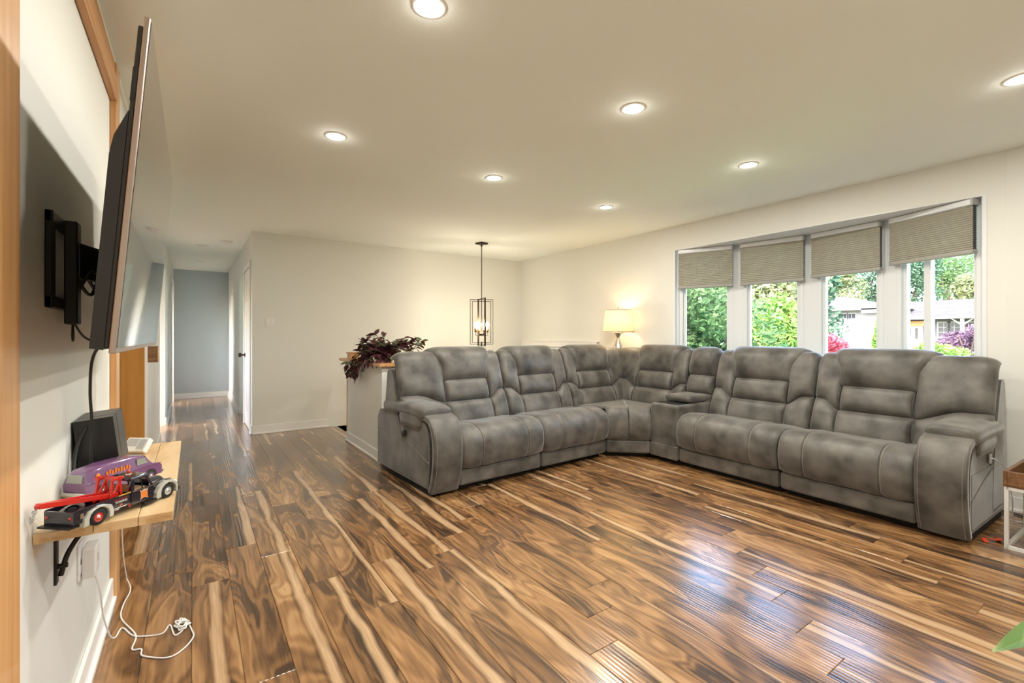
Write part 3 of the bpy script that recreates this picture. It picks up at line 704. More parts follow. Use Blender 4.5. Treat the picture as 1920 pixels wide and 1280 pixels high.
# local: y along the width, plane tilted so that the top leans into the room
TT = Matrix.Translation((-.030, 0, 0)) @ Matrix.Rotation(tl, 4, 'Y')
MB().box((-.011, -TVW / 2, 0), (0, TVW / 2, TVH), TT).build('bezel', M['tvedge'], tv, bevel=.002)
MB().box((-.001, -TVW / 2 + .006, .012), (.0012, TVW / 2 - .006, TVH - .006), TT).build('screen', M['screen'], tv)
MB().box((-.020, -TVW / 2 + .004, .01), (-.0105, TVW / 2 - .004, TVH - .02), TT).build('back_panel', M['tvback'], tv, bevel=.003)
hp = [(-.0195, .006), (-.041, .008), (-.043, .40), (-.039, .44), (-.020, .50)]
MB().prism(hp, -TVW / 2 + .004, TVW / 2 - .004, lambda p, h: (p[0], h, p[1]), M=TT).build('rear_housing', M['tvback'], tv, bevel=.004)
MB().box((-.0205, -TVW / 2 + .0035, .52), (-.012, -TVW / 2 + .012, .59), TT).build('side_port', M['blackp'], tv)
MB().tube(catmull([(-.09, -.10, .05), (-.14, -.03, -.02), (-.152, .0, -.12), (-.150, .012, -.22), (-.152, .012, -.31), (-.150, .015, -.40)], 8), .0042, 6).build('power_cable', M['blackp'], tv)
mt = empty('swivel_bracket', (XT, 1.775, 1.36), 0, 'black articulated wall bracket holding the television', 'wall mount')
pl = MB()
for a, b_ in (((0, -.17, -.11), (.014, -.13, .135)), ((0, .10, -.11), (.014, .14, .135)), ((0, -.17, .105), (.016, .14, .135)), ((0, -.17, -.11), (.016, .14, -.08))): pl.box(a, b_)
pl.build('wall_plate', M['blackm'], mt, bevel=.003)
MB().box((.002, -.115, -.06), (.006, -.085, .07)).build('level_strip', M['silver'], mt)
MB().box((.014, -.045, -.15), (.042, .01, .135)).build('pivot_column', M['blackm'], mt, bevel=.004)
MB().bar((.03, -.02, .03), (.085, .16, .03), .03, .10).bar((.085, .16, .02), (.13, .07, .02), .028, .09).build('swing_arm', M['blackm'], mt, bevel=.004)
MB().box((.112, -.10, -.17), (.124, -.06, .12), Matrix.Rotation(tl, 4, 'Y')).box((.112, .22, -.17), (.124, .26, .12), Matrix.Rotation(tl, 4, 'Y')).box((.100, -.06, -.03), (.126, .22, .05), Matrix.Rotation(tl, 4, 'Y')).build('tv_rail', M['blackm'], mt, bevel=.003)
cb = MB()
rg = random.Random(3)
for i in range(7):
    y0 = .02 + .025 * i
    cb.tube(catmull([(.04, -.01, -.05 + .02 * i), (.06 + .01 * rg.random(), y0, .06 * rg.uniform(-1, 1)), (.085, y0 + .04, .08 * rg.uniform(-1, 1.2)), (.10, y0 - .02, .05 * rg.uniform(-1.5, 1.5)), (.112, y0 + .05, .03 * rg.uniform(-1, 1))], 7), .0048, 6)
cb.tube(catmull([(.035, -.03, -.15), (.05, .0, -.185), (.08, .04, -.205), (.105, .08, -.20)], 6), .003, 6)
cb.tube(catmull([(.03, -.03, -.15), (.032, -.034, -.18), (.030, -.025, -.195), (.028, -.02, -.18), (.03, -.03, -.155)], 5), .003, 6)
cb.build('cable_bundle', M['blackp'], mt)

# ------------------------------------------------------------------ wall shelf and what stands on it
SZ = .72
shf = empty('wall_shelf', (XT, 2.0, SZ), 0, 'pale maple wall shelf under the television', 'shelf')
for i, (a, b_) in enumerate(((0.0, .105), (.105, .19), (.19, .262))):
    MB().box((a + .0006, -.50, -.0235), (b_ - .0006, .49, 0)).build('board', M['pine'], shf, bevel=.0015)
for yy in (-.29, .33):
    bk = MB().box((0, yy - .012, -.205), (.006, yy + .012, -.024)).box((0, yy - .012, -.032), (.20, yy + .012, -.024))
    bk.tube(catmull([(.012, yy, -.185), (.03, yy, -.12), (.075, yy, -.06), (.16, yy, -.034)], 6), .006, 8)
    bk.tube([(.004, yy, -.16), (.026, yy, -.16)], .007, 8)
    bk.build('bracket', M['blackm'], shf)

def text_mesh(s, size, m, parent, Mx, name='lettering'):
    cu = bpy.data.curves.new('t', 'FONT'); cu.body = s; cu.size = size; cu.align_x = 'CENTER'; cu.extrude = .0002
    tmp = bpy.data.objects.new('t', cu); me = bpy.data.meshes.new_from_object(tmp); me.materials.append(m)
    bpy.data.objects.remove(tmp); bpy.data.curves.remove(cu)
    o = bpy.data.objects.new(name, me); col.objects.link(o); o.parent = parent; o.matrix_local = Mx; return o
def wheel(parent, x, y, r, wd, hub, hubr=.6, plate=True):
    T = Matrix.Translation((x, y, r)) @ Matrix.Rotation(R(90), 4, 'X')
    o = MB().lathe([(r * .55, -wd / 2), (r * .92, -wd / 2), (r, -wd * .3), (r, wd * .3), (r * .92, wd / 2), (r * .55, wd / 2)], 24).build('wheel', M['rubber'], parent, M=T)
    MB().lathe([(0, wd * .42), (r * .22, wd * .50), (r * .3, wd * .38), (r * hubr, wd * .42), (r * .62, wd * .5), (r * .66, wd * .3)], 24).lathe([(0, -wd * .3), (r * .66, -wd * .3)], 24).build('hub', hub, o, M=I4)
    if plate: MB().lathe([(0, wd * .62), (r * .2, wd * .6), (r * .26, wd * .45)], 16).build('hub_cap', M['chrome'], o, M=I4)
    return o
def arch_panel(mb, outer, inner, y0, y1):
    """strip between two polylines (x,z), extruded in y"""
    n = len(outer)
    V = [(p[0], y0, p[1]) for p in outer] + [(p[0], y0, p[1]) for p in inner] + [(p[0], y1, p[1]) for p in outer] + [(p[0], y1, p[1]) for p in inner]
    Fs = []
    for i in range(n - 1):
        Fs += [(i, i + 1, n + i + 1, n + i), (2 * n + i + 1, 2 * n + i, 3 * n + i, 3 * n + i + 1), (i, 2 * n + i, 2 * n + i + 1, i + 1), (n + i + 1, 3 * n + i + 1, 3 * n + i, n + i)]
    Fs += [(0, n, 3 * n, 2 * n), (n - 1, 3 * n - 1, 4 * n - 1, 2 * n - 1)]
    mb.add(V, Fs); return mb
def tow_truck():
    t = empty('toy_tow_truck', (-.170, 1.5735, SZ), R(47.9), 'navy toy tow truck with a red crane boom and grey fenders on the wall shelf', 'toy truck')
    hw = .040
    # lower body, bed, cab, bonnet
    b = MB()
    b.box((-.128, -hw + .006, .018), (.045, hw - .006, .030))
    for s in (-1, 1): b.box((-.128, s * hw, .020), (.012, s * (hw - .004), .052))
    b.box((-.130, -hw, .018), (-.126, hw, .050)).box((-.128, -hw + .003, .030), (.012, hw - .003, .034)).box((.006, -hw, .02), (.012, hw, .052))
    b.build('bed', M['navy'], t, bevel=.0012)
    b = MB().prism([(.012, .016), (.075, .016), (.078, .05), (.012, .05)], -hw, hw, lambda p, h: (p[0], h, p[1]))
    b.build('door_panel', M['navy'], t, bevel=.002)
    # glasshouse pillars + roof
    b = MB()
    for s in (-1, 1):
        b.bar((.016, s * .035, .05), (.021, s * .031, .080), .008); b.bar((.076, s * .035, .05), (.060, s * .031, .080), .0045); b.bar((.047, s * .0355, .05), (.045, s * .031, .08), .002)
    b.rbox((.013, -.036, .077), (.066, .036, .087), .0048, 3)
    b.build('cab', M['navy'], t)
    MB().box((.014, -.030, .048), (.024, .030, .066)).box((.012, -.03, .04), (.06, .03, .052)).build('bench_seat', M['tanint'], t, bevel=.002)
    MB().add([(.074, -.032, .052), (.074, .032, .052), (.061, .029, .079), (.061, -.029, .079)], [(0, 1, 2, 3)]).build('windscreen', M['glass'], t)
    # bonnet with a domed top
    def hood(u, v):
        x = lerp(.074, .142, u); a = lerp(-1, 1, v)
        zt = lerp(.062, .057, u ** 2) - (.012 * max(0, u - .8) / .2 if u > .8 else 0)
        return (x, a * lerp(.036, .022, u), zt - .022 * abs(a) ** 3)
    MB().grid(hood, lin(10), lin(12), True, False).box((.074, -.026, .02), (.14, .026, .042)).build('bonnet', M['navy'], t)
    for s in (-1, 1):
        # rear and front fenders
        for cx, x0, x1, zt, nm in ((-.075, -.112, -.040, .047, 'rear_fender'), (.118, .078, .149, .050, 'front_fender')):
            ou = [(x0, .008), (x0 + .002, .026), (x0 + .012, .040), (x0 + .026, zt - .002), (cx, zt), (x1 - .018, zt - .002), (x1 - .005, .040), (x1, .026), (x1 - .001, .010)]
            r = .024
            inn = [(cx - r, .009), (cx - r, .022)] + [(cx + r * math.cos(a), .022 + (r - .003) * math.sin(a)) for a in (R(150), R(120), R(90), R(60), R(30))] + [(cx + r, .022), (cx + r, .010)]
            arch_panel(MB(), ou, inn, s * (hw - .008), s * (hw + .007)).build(nm, M['fender'], t, bevel=.0022)
        wheel(t, -.075, s * (hw - .003), .0198, .013, M['red']); wheel(t, .118, s * (hw - .003), .0198, .013, M['fender'] if s < 0 else M['fender'])
    # boards, bumpers, boom and mast
    MB().box((-.142, -hw - .002, .014), (-.118, hw + .002, .018)).build('rear_step', M['blackm'], t)
    MB().box((.145, -.046, .012), (.155, .046, .024)).build('front_bumper', M['blackm'], t, bevel=.002)
    MB().box((.142, -.03, .025), (.147, .03, .045)).build('grille', M['chrome'], t, bevel=.002)
    for s in (-1, 1):
        MB().ball((.148, s * .036, .036), (.004, .007, .007)).build('headlamp', M['white'], t)
        MB().lathe([(0, .002), (.0035, .0015), (.004, 0)], 12, M=Matrix.Translation((-.130, s * .031, .035)) @ Matrix.Rotation(R(-90), 4, 'Y')).build('tail_lamp', M['red'], t)
        MB().box((.04, s * (hw - .002), .008), (.078, s * (hw + .009), .013)).build('running_board', M['blackm'], t)
    bm = MB()
    for s in (-1, 1): bm.bar((-.008, s * .020, .050), (-.172, s * .004, .078), .006, .012)
    bm.bar((-.03, 0, .052), (-.172, 0, .079), .005, .007).ball((-.172, 0, .078), .006)
    bm.build('boom', M['red'], t, bevel=.001)
    ma = MB()
    for s in (-1, 1):
        for x in (-.030, .000): ma.bar((x, s * .022, .034), (x * .6 - .004, s * .020, .092), .006)
        ma.bar((-.03, s * .022, .036), (.0, s * .021, .088), .0045)
    ma.box((-.026, -.028, .089), (.002, -.016, .096)).box((-.026, .016, .089), (.002, .028, .096)).box((-.016, -.028, .090), (-.006, .028, .097)).box((-.026, -.012, .034), (.002, .012, .054))
    ma.build('mast_frame', M['red'], t, bevel=.001)
    ch = MB()
    for i in range(5):
        ch.tube([(-.176 + .004 * math.cos(a) - .002 * i, .004 * math.sin(a) * (1 if i % 2 else .3), .074 - .006 * i + .004 * math.sin(a + .8)) for a in lin(10, 0, 2 * math.pi)], .0011, 5, False)
    ch.build('tow_chain', M['silver'], t)
    MB().lathe([(.006, 0), (.006, .003), (.004, .004)], 12, (.04, 0, .086)).build('beacon_base', M['chrome'], t)
    MB().ball((.04, 0, .094), (.0045, .0045, .006)).build('beacon', M['red'], t)
    MB().box((-.022, -hw - .0002, .050), (.010, -hw + .003, .0525)).build('tread_plate', M['yellow'], t)
    # decals on the near side (faces local -y)
    D = lambda x, z, e=.0006: Matrix.Translation((x, -hw - e, z)) @ Matrix.Rotation(R(90), 4, 'X')
    em = [(-.011, .012), (-.005, .0095), (0, .0085), (.005, .0095), (.011, .012), (.0085, .006), (.0085, -.006), (.011, -.012), (.005, -.0085), (0, -.0075), (-.005, -.0085), (-.011, -.012), (-.0085, -.006), (-.0085, .006)]
    MB().prism([(x * 1.1, z * 1.1) for x, z in em], 0, .0003).build('door_emblem_border', M['white'], t, M=D(.047, .034, .0004))
    MB().prism(em, 0, .0003).build('door_emblem', M['orange'], t, M=D(.047, .034, .0008))
    MB().prism([(.006 * math.cos(a), .0026 * math.sin(a)) for a in lin(15, 0, 2 * math.pi * 15 / 16)], 0, .0003).build('emblem_oval', M['gplastic'], t, M=D(.047, .0455, .0012))
    text_mesh('TOWING', .0075, M['white'], t, D(-.016, .0345))
    text_mesh('24', .0085, M['orange'], t, D(-.017, .026))
    ln = MB()
    for z, a, b_ in ((.0225, -.034, -.002), (.019, -.034, -.022)): ln.box((a, z, 0), (b_, z + .0014, .0003))
    ln.build('fine_print', M['white'], t, M=D(0, 0))
    MB().box((-.036, .0415, 0), (.002, .0455, .0003)).build('script_band', M['darkred'], t, M=D(0, 0))
    MB().lathe([(.0018, 0), (.0036, 0), (.0036, .0004), (.0018, .0004)], 16).build('round_badge', M['red'], t, M=D(.006, .0185))
    MB().box((-.112, .030, 0), (-.104, .042, .001)).build('fender_marker', M['chrome'], t, M=D(-.004, 0))
    MB().box((.014, .0495, 0), (.076, .0512, .0012)).build('door_moulding', M['chrome'], t, M=D(0, 0))
    MB().box((.08, .051, 0), (.135, .0525, .0012)).build('bonnet_strip', M['chrome'], t, M=Matrix.Translation((0, -.0345, 0)) @ Matrix.Rotation(R(90), 4, 'X'))
    return t
tow_truck()
def toy_van():
    t = empty('toy_panel_van', (-.190, 1.821, SZ), R(48), 'purple toy panel van parked behind the toy tow truck on the shelf', 'toy van')
    prof = [(-.117, .016), (-.120, .045), (-.114, .070), (-.100, .084), (-.05, .0905), (.03, .090), (.062, .085), (.080, .066), (.086, .054), (.110, .050), (.118, .040), (.119, .016)]
    def body(u, k):
        x, z = prof[int(k)]; a = lerp(-1, 1, u); hwid = lerp(.036, .030, max(0, (z - .05) / .045))
        e = abs(a) ** 6
        return (x, a * hwid, z - (.006 * e if z > .06 else 0))
    b = MB().grid(body, cosr(14), list(range(len(prof))), True, False)
    for s in (-1, 1):
        V = [(x, s * lerp(.036, .030, max(0, (z - .05) / .045)), z - (.006 if z > .06 else 0)) for x, z in prof]
        b.add(V, [tuple(range(len(V)))[::(-1 if s > 0 else 1)]])
    b.box((-.117, -.035, .014), (.119, .035, .018))
    b.build('body', M['purple'], t)
    for s in (-1, 1):
        for x in (-.072, .078):
            wheel(t, x, s * .033, .017, .011, M['purple'], plate=True)
            MB().prism([(x + .021 * math.cos(a), .017 + .021 * math.sin(a)) for a in lin(12, 0, math.pi)], s * .0352, s * .0364, lambda p, h: (p[0], h, p[1])).build('wheel_arch', M['rubber'], t)
        MB().prism([(.032, .060), (.068, .060), (.058, .078), (.032, .080)], s * .0325, s * .0362, lambda p, h: (p[0], h, p[1])).build('side_window', M['carglass'], t)
        MB().box((-.118, s * .0355, .048), (.115, s * .0366, .0495)).build('side_moulding', M['chrome'], t)
    MB().prism([(-.024, .052), (.024, .052), (.021, .072), (-.021, .072)], -.1215, -.112, lambda p, h: (h - (p[1] - .052) * -.25, p[0], p[1])).build('rear_window', M['carglass'], t)
    MB().add([(.0865, -.028, .0555), (.0865, .028, .0555), (.066, .026, .083), (.066, -.026, .083)], [(0, 1, 2, 3)]).build('windscreen', M['carglass'], t)
    for a, b_ in ((.117, .124), (-.125, -.119)): MB().box((a, -.037, .016), (b_, .037, .026)).build('bumper', M['chrome'], t, bevel=.002)
    D = Matrix.Translation((0, -.0345, 0)) @ Matrix.Rotation(R(90), 4, 'X')
    MB().lathe([(0, .0015), (.006, .001), (.0065, 0)], 16).build('round_sign', M['orange'], t, M=Matrix.Translation((-.085, -.0345, .064)) @ Matrix.Rotation(R(90), 4, 'X'))
    sg = MB()
    for i in range(9): sg.box((-.062 + i * .0085, .058 + .002 * math.sin(i * 2), 0), (-.0565 + i * .0085, .070 - .002 * math.cos(i * 3), .001))
    sg.build('side_sign', M['orange'], t, M=D)
    return t
toy_van()
cs = empty('upright_media_unit', (XT + .005, 2.0, SZ), 0, 'black upright electronics unit leaning on the wall beside the toy van', 'media unit')
TC = Matrix.Rotation(R(-6.5), 4, 'Y')
MB().box((.02, -.095, .003), (.115, -.030, .195), TC).build('slim_half', M['blackp'], cs, bevel=.002)
MB().box((.02, -.026, .003), (.115, .125, .195), TC).build('wide_half', M['blackp'], cs, bevel=.002)
MB().box((.03, -.032, .006), (.108, -.024, .19), TC).build('seam_gap', M['darkgap'], cs)
MB().box((.035, -.09, .0), (.12, .12, .006)).build('foot', M['blackp'], cs)
MB().tube(catmull([(.03, -.10, .18), (.012, -.12, .12), (.010, -.15, .05), (.02, -.19, .012), (.014, -.16, .006)], 6), .005, 6).build('cable', M['blackp'], cs)
ck = empty('desk_clock', (-.19, 2.31, SZ), R(-38), 'small white desk clock with a grey screen at the far end of the shelf', 'clock')
TK = Matrix.Rotation(R(-38), 4, 'X')
MB().rbox((-.045, -.012, .0), (.045, .010, .058), .004, 2, Matrix.Translation((0, 0, .006)) @ TK).build('case', M['wplastic'], ck)
MB().box((-.038, -.0135, .022), (.006, -.0115, .052), Matrix.Translation((0, 0, .006)) @ TK).build('screen', M['gplastic'], ck)
MB().box((.010, -.0135, .010), (.038, -.0115, .050), Matrix.Translation((0, 0, .006)) @ TK).build('speaker_grille', M['gplastic'], ck)

# outlet, adapter and its cord
ol = empty('wall_outlet', (XT, 2.03, .45), 0, 'white wall outlet plate under the shelf', 'outlet')
MB().rbox((0, -.036, -.058), (.006, .036, .058), .003, 2).build('plate', M['wplastic'], ol)
for z in (-.024, .024):
    MB().rbox((.005, -.017, z - .014), (.008, .017, z + .014), .003, 2).build('socket', M['wplastic'], ol)
ad = empty('power_adapter', (XT + .008, 2.05, .44), 0, 'boxy white power adapter plugged into the wall outlet', 'adapter')
MB().rbox((0, -.035, -.05), (.034, .055, .045), .005, 2).build('body', M['wplastic'], ad)
MB().box((.0338, .004, -.012), (.0346, .016, .014)).build('print', M['gplastic'], ad)
cord = MB()
P3 = lambda pts: catmull(pts, 7)
cord.tube(P3([(-.270, 2.055, .392), (-.262, 2.10, .30), (-.268, 2.22, .16), (-.262, 2.33, .03), (-.25, 2.36, .004), (-.235, 2.42, .004), (-.195, 2.335, .004), (-.15, 2.30, .004), (-.10, 2.285, .004), (-.078, 2.335, .004), (-.060, 2.245, .004),
                 (-.035, 2.262, .004), (-.018, 2.300, .004), (-.005, 2.245, .004), (.0, 2.19, .004), (-.029, 2.129, .004), (-.076, 2.102, .004), (-.152, 2.165, .004), (-.160, 2.215, .004), (-.189, 2.235, .004), (-.186, 2.33, .006), (-.245, 2.50, .004), (-.252, 2.62, .004), (-.238, 2.75, .01), (-.262, 2.86, .02)]), .0028, 6)
rg = random.Random(5)
kn = []
for i in range(16):
    a = i * 2.4; kn.append((-.038 + .030 * math.cos(a) * rg.uniform(.5, 1), 2.30 + .045 * math.sin(a) * rg.uniform(.5, 1), .006 + .012 * rg.random()))
cord.tube(P3(kn), .0028, 6)
tag(cord.build('charger_cord', M['whitecord']), 'white charger cord trailing from the adapter across the wood floor', 'cord')
sc = MB().tube(P3([(-.262, 2.86, .02), (-.268, 2.80, .15), (-.265, 2.72, .30), (-.255, 2.62, .45), (-.20, 2.52, .62), (-.16, 2.47, .69)]), .0028, 6)
tag(sc.build('shelf_cord', M['whitecord']), 'white cord hanging down the wall from the far end of the shelf', 'cord')

# wall things
sw_ = empty('light_switch', (.773, YB, 1.35), 0, 'white double light switch plate on the wall beside the hallway', 'switch')
MB().rbox((-.055, -.007, -.058), (.055, 0, .058), .003, 2).build('plate', M['wplastic'], sw_)
for x in (-.024, .024): MB().rbox((x - .016, -.011, -.033), (x + .016, -.006, .033), .002, 2).build('rocker', M['trimw'], sw_)
wbx = empty('wood_wall_box', (XT, 4.62, 1.04), 0, 'small dark-grained wooden box hanging past the orange door jamb', 'wooden box')
MB().box((.014, -.055, -.065), (.075, .055, .06)).build('box', M['walnut'], wbx, bevel=.002)
MB().box((.075, -.048, -.058), (.080, .048, .052)).build('front_board', M['pine'], wbx, bevel=.001)

# ------------------------------------------------------------------ hanging lantern over the stairwell
pd = empty('pendant_lantern', (3.199, 5.348, ZC), 0, 'dark bronze open-frame lantern hanging on a rod over the stairwell', 'pendant light')
MB().rbox((-.062, -.062, -.022), (.062, .062, 0), .006, 2, Matrix.Rotation(R(15), 4, 'Z')).build('canopy', M['bronze'], pd)
MB().tube([(0, 0, -.02), (0, 0, -.05)], .009, 10).ball((0, 0, -.045), .012).tube([(0, 0, -.05), (0, 0, -1.18)], .006, 8).build('rod', M['bronze'], pd)
zt, zb = 1.685 - ZC, 1.07 - ZC
def cage(ang, w_, z0, z1, wd=.020, th=.007):
    m_ = Matrix.Rotation(ang, 4, 'Z'); h = w_ / 2
    return MB().box((-h, -wd / 2, z0), (-h + th, wd / 2, z1), m_).box((h - th, -wd / 2, z0), (h, wd / 2, z1), m_).box((-h, -wd / 2, z1 - th), (h, wd / 2, z1), m_).box((-h, -wd / 2, z0), (h, wd / 2, z0 + th), m_)
cage(R(-31), .31, zb, zt - .01).build('outer_frame', M['bronze'], pd)
cage(R(-31 + 6), .255, zb + .02, zt - .035).build('inner_frame', M['bronze'], pd)
cage(R(-31 + 108), .30, zb - .02, zt + .005, .022).build('cross_frame', M['bronze'], pd)
hz = 1.205 - ZC
MB().lathe([(0, -.018), (.036, -.018), (.036, .016), (0, .016)], 20, (0, 0, hz)).tube([(0, 0, hz - .16), (0, 0, hz - .10)], .009, 8).build('hub', M['bronze'], pd)
for k in range(4):
    a = R(-31 + 25 + 90 * k); cx, cy = .086 * math.cos(a), .086 * math.sin(a)
    o = MB().tube([(.03 * math.cos(a), .03 * math.sin(a), hz - .012), (cx, cy, hz - .012), (cx, cy, hz + .035)], .0045, 8).build('arm', M['bronze'], pd)
    MB().lathe([(0, 0), (.016, 0), (.016, .05), (.012, .052), (0, .052)], 14, (cx, cy, hz + .03)).build('candle_socket', M['brass'], o, M=I4)
    MB().lathe([(.010, 0), (.012, .015), (.020, .04), (.021, .055), (.017, .075), (.006, .09), (0, .092)], 14, (cx, cy, hz + .08)).build('bulb', M['bulb'], o, M=I4)
ld = bpy.data.lights.new('pendant_glow', 'POINT'); ld.energy = 24; ld.color = (1, .88, .70); ld.shadow_soft_size = .09
lo = bpy.data.objects.new('pendant_glow', ld); col.objects.link(lo); lo.parent = pd; lo.location = (0, 0, hz + .13)

# ------------------------------------------------------------------ table lamp in the sofa corner
LX, LY, LZ = 4.345, 3.965, .70
ts = empty('corner_stand', (LX, LY, 0), 0, 'small round dark stand carrying the lamp behind the sofa corner', 'stand')
MB().lathe([(0, .68), (.09, .68), (.095, .69), (.09, .70), (0, .70)], 24).build('top', M['walnut'], ts)
MB().lathe([(.012, .02), (.012, .68)], 12).build('post', M['bronze'], ts)
MB().lathe([(0, 0), (.085, 0), (.08, .015), (.02, .025), (0, .025)], 24).build('foot', M['bronze'], ts)
lp = empty('table_lamp', (LX, LY, LZ), 0, 'lit table lamp with a cream drum shade in the sofa corner', 'lamp')
MB().lathe([(0, 0), (.06, 0), (.06, .02), (.045, .03), (.045, .18), (.055, .26), (.06, .30), (.055, .36), (.035, .41), (.02, .455), (.018, .47), (.028, .48), (.042, .52), (.045, .527), (.02, .53), (0, .53)], 24).build('base', M['silver'], lp)
MB().tube([(0, 0, .52), (0, 0, .58)], .012, 10).build('socket', M['brass'], lp)
MB().tube([(0, 0, .58), (0, 0, .83)], .0025, 6).ball((0, 0, .828), .009).bar((-.155, 0, .80), (.155, 0, .80), .003).bar((0, -.155, .80), (0, .155, .80), .003).build('harp_and_finial', M['brass'], lp)
MB().lathe([(.188, .535), (.157, .805)], 40).build('shade', M['shade'], lp)
MB().lathe([(.1885, .535), (.190, .535), (.1893, .543), (.1878, .543)], 40).build('shade_binding', M['gplastic'], lp)
MB().lathe([(.1585, .797), (.1600, .797), (.1588, .806), (.1575, .806)], 40).build('shade_binding', M['gplastic'], lp)
MB().ball((0, 0, .64), (.028, .028, .045)).build('bulb', M['lampbulb'], lp)
ld = bpy.data.lights.new('lamp_glow', 'POINT'); ld.energy = 5; ld.color = (1, .74, .42); ld.shadow_soft_size = .05
lo = bpy.data.objects.new('lamp_glow', ld); col.objects.link(lo); lo.parent = lp; lo.location = (0, 0, .68)

# ------------------------------------------------------------------ trailing purple plant on the half wall
pp = empty('trailing_plant', (1.56, 4.45, .925), 0, 'dark purple trailing houseplant spilling over the half wall cap', 'plant')
MB().lathe([(0, 0), (.050, 0), (.062, .055), (.066, .06), (.058, .06), (.055, .05), (0, .05)], 20).build('pot', M['terracotta'], pp)
def leaf_mesh(L_, W_, m, name='leaf', curl=.25, fold=.12):
    def fn(u, v):
        wv = math.sin(math.pi * min(1, u ** .8)) ** .9 * W_ * (1 - .25 * u); a = lerp(-1, 1, v)
        return (u * L_, a * wv, fold * abs(a) * wv * 2 - curl * L_ * u * u)
    return MB().grid(fn, lin(6), lin(4), True).mesh(name, m)
LV = [leaf_mesh(.085, .024, M['purpleleaf']), leaf_mesh(.075, .022, M['purpleleaf'], curl=.4), leaf_mesh(.08, .024, M['striped'], curl=.1), leaf_mesh(.09, .024, M['purpleleaf'], curl=.15)]
rg = random.Random(11)
stems = MB(); nleaf = 0
def stem_path(tx, ty, tz, rise):
    p0 = Vector((rg.uniform(-.03, .03), rg.uniform(-.03, .03), .05)); p3 = Vector((tx, ty, tz))
    p1 = p0.lerp(p3, .3) + Vector((0, 0, rise)); p2 = p0.lerp(p3, .7) + Vector((0, 0, rise * .8)); return catmull([p0, p1, p2, p3], 8)
targets = []
for i in range(58):
    k = rg.random()
    if k < .55: targets.append((rg.uniform(-.16, .06), rg.uniform(-.08, .50), rg.uniform(.02, .20), rg.uniform(.02, .10)))       # along the side cap
    elif k < .72: targets.append((-.165 - rg.uniform(0, .03), rg.uniform(.25, .72), rg.uniform(-.17, -.02), rg.uniform(.08, .14)))     # hanging over the side
    else: targets.append((rg.uniform(.02, .34), rg.uniform(-.16, .08), rg.uniform(.10, .19), rg.uniform(.03, .09)))      # over the sofa end
targets += [(-.10 + .02 * i, -.10 + .01 * (i % 3), .03 + .012 * (i % 4), .07) for i in range(10)] + [(-.14, -.06 + .03 * i, .02 + .015 * (i % 3), .08) for i in range(9)] + [(-.175, .70, -.13, .12), (-.17, .66, -.17, .12), (-.165, .62, -.09, .10), (.37, -.02, .20, .06), (.30, -.02, .23, .08), (-.05, .15, .27, .05), (.02, .1, .25, .05), (-.1, .25, .22, .05), (-.165, .35, -.05, .1), (-.165, .27, -.03, .1)]
for tx, ty, tz, rise in targets:
    path = stem_path(tx, ty, tz, rise)
    for p in path:          # keep stems off the cap
        if p.x > -.15 and p.z < .008: p.z = .012
    stems.tube(path, .0028, 5)
    idx = list(range(7, len(path), 4))
    if idx[-1] != len(path) - 1: idx.append(len(path) - 1)
    for j in idx:
        t = (path[min(j + 1, len(path) - 1)] - path[j - 1]).normalized(); base = math.atan2(t.y, t.x)
        for q in range(2 if j == len(path) - 1 else 1):
            o = bpy.data.objects.new('leaf', rg.choice(LV)); col.objects.link(o); o.parent = pp; o.location = path[j]
            o.rotation_euler = (rg.uniform(-.7, .7), rg.uniform(-.9, .5) if path[j].z > .05 else rg.uniform(.1, 1.1), base + rg.uniform(-1.1, 1.1))
            s_ = rg.uniform(.75, 1.2); o.scale = (s_, s_, s_); nleaf += 1
stems.build('stems', M['stem'], pp)

# ------------------------------------------------------------------ tray table beside the sofa
tb = empty('tray_table', (3.845, .405, 0), R(-2), 'white metal side table with a walnut tray top beside the sofa arm', 'side table')
TWx, TWy, TH = .44, .30, .345
x0, x1, y0, y1 = -.13, -.13 + TWx, .135 - TWy, .135
for x in (x0, x1):
    for y in (y0, y1): MB().box((x - .009, y - .009, 0), (x + .009, y + .009, TH)).build('leg', M['wplastic'], tb, bevel=.001)
for z in (.009, TH - .009):
    MB().box((x0, y0 - .009, z - .009), (x1, y0 + .009, z + .009)).box((x0, y1 - .009, z - .009), (x1, y1 + .009, z + .009)).box((x0 - .009, y0, z - .009), (x0 + .009, y1, z + .009)).box((x1 - .009, y0, z - .009), (x1 + .009, y1, z + .009)).build('frame', M['wplastic'], tb)
tr = MB().box((x0 - .012, y0 - .012, TH), (x1 + .012, y1 + .012, TH + .012)).build('tray', M['walnut'], tb, bevel=.001)
for a, b_ in (((x0 - .012, y0 - .012, TH), (x1 + .012, y0 + .006, TH + .085)), ((x0 - .012, y1 - .006, TH), (x1 + .012, y1 + .012, TH + .085)), ((x0 - .012, y0, TH), (x0 + .006, y1, TH + .085)), ((x1 - .006, y0, TH), (x1 + .012, y1, TH + .085))):
    MB().box(a, b_).build('tray_side', M['walnut'], tr, bevel=.0015)
hp_ = empty('headphones', (3.80 + .14, .40 - .0, TH + .012), R(25), 'black headphones lying in the walnut tray', 'headphones')
MB().tube([(.085 * math.cos(a), .085 * math.sin(a), .02 + .03 * math.sin(a)) for a in lin(20, R(-20), R(200))], .009, 8).build('headband', M['blackp'], hp_)
for s in (-1, 1): MB().lathe([(0, 0), (.035, 0), (.04, .012), (.035, .03), (.015, .032), (0, .028)], 18, (s * .08, -.03, 0)).build('ear_cup', M['blackp'], hp_)
c1 = MB().tube(P3([(3.995, .664, .435), (4.0, .63, .43), (4.08, .60, .36), (4.16, .585, .18), (4.22, .59, .04), (4.30, .56, .004), (4.33, .42, .004), (4.36, .30, .004), (4.40, .20, .004)]), .0028, 6)
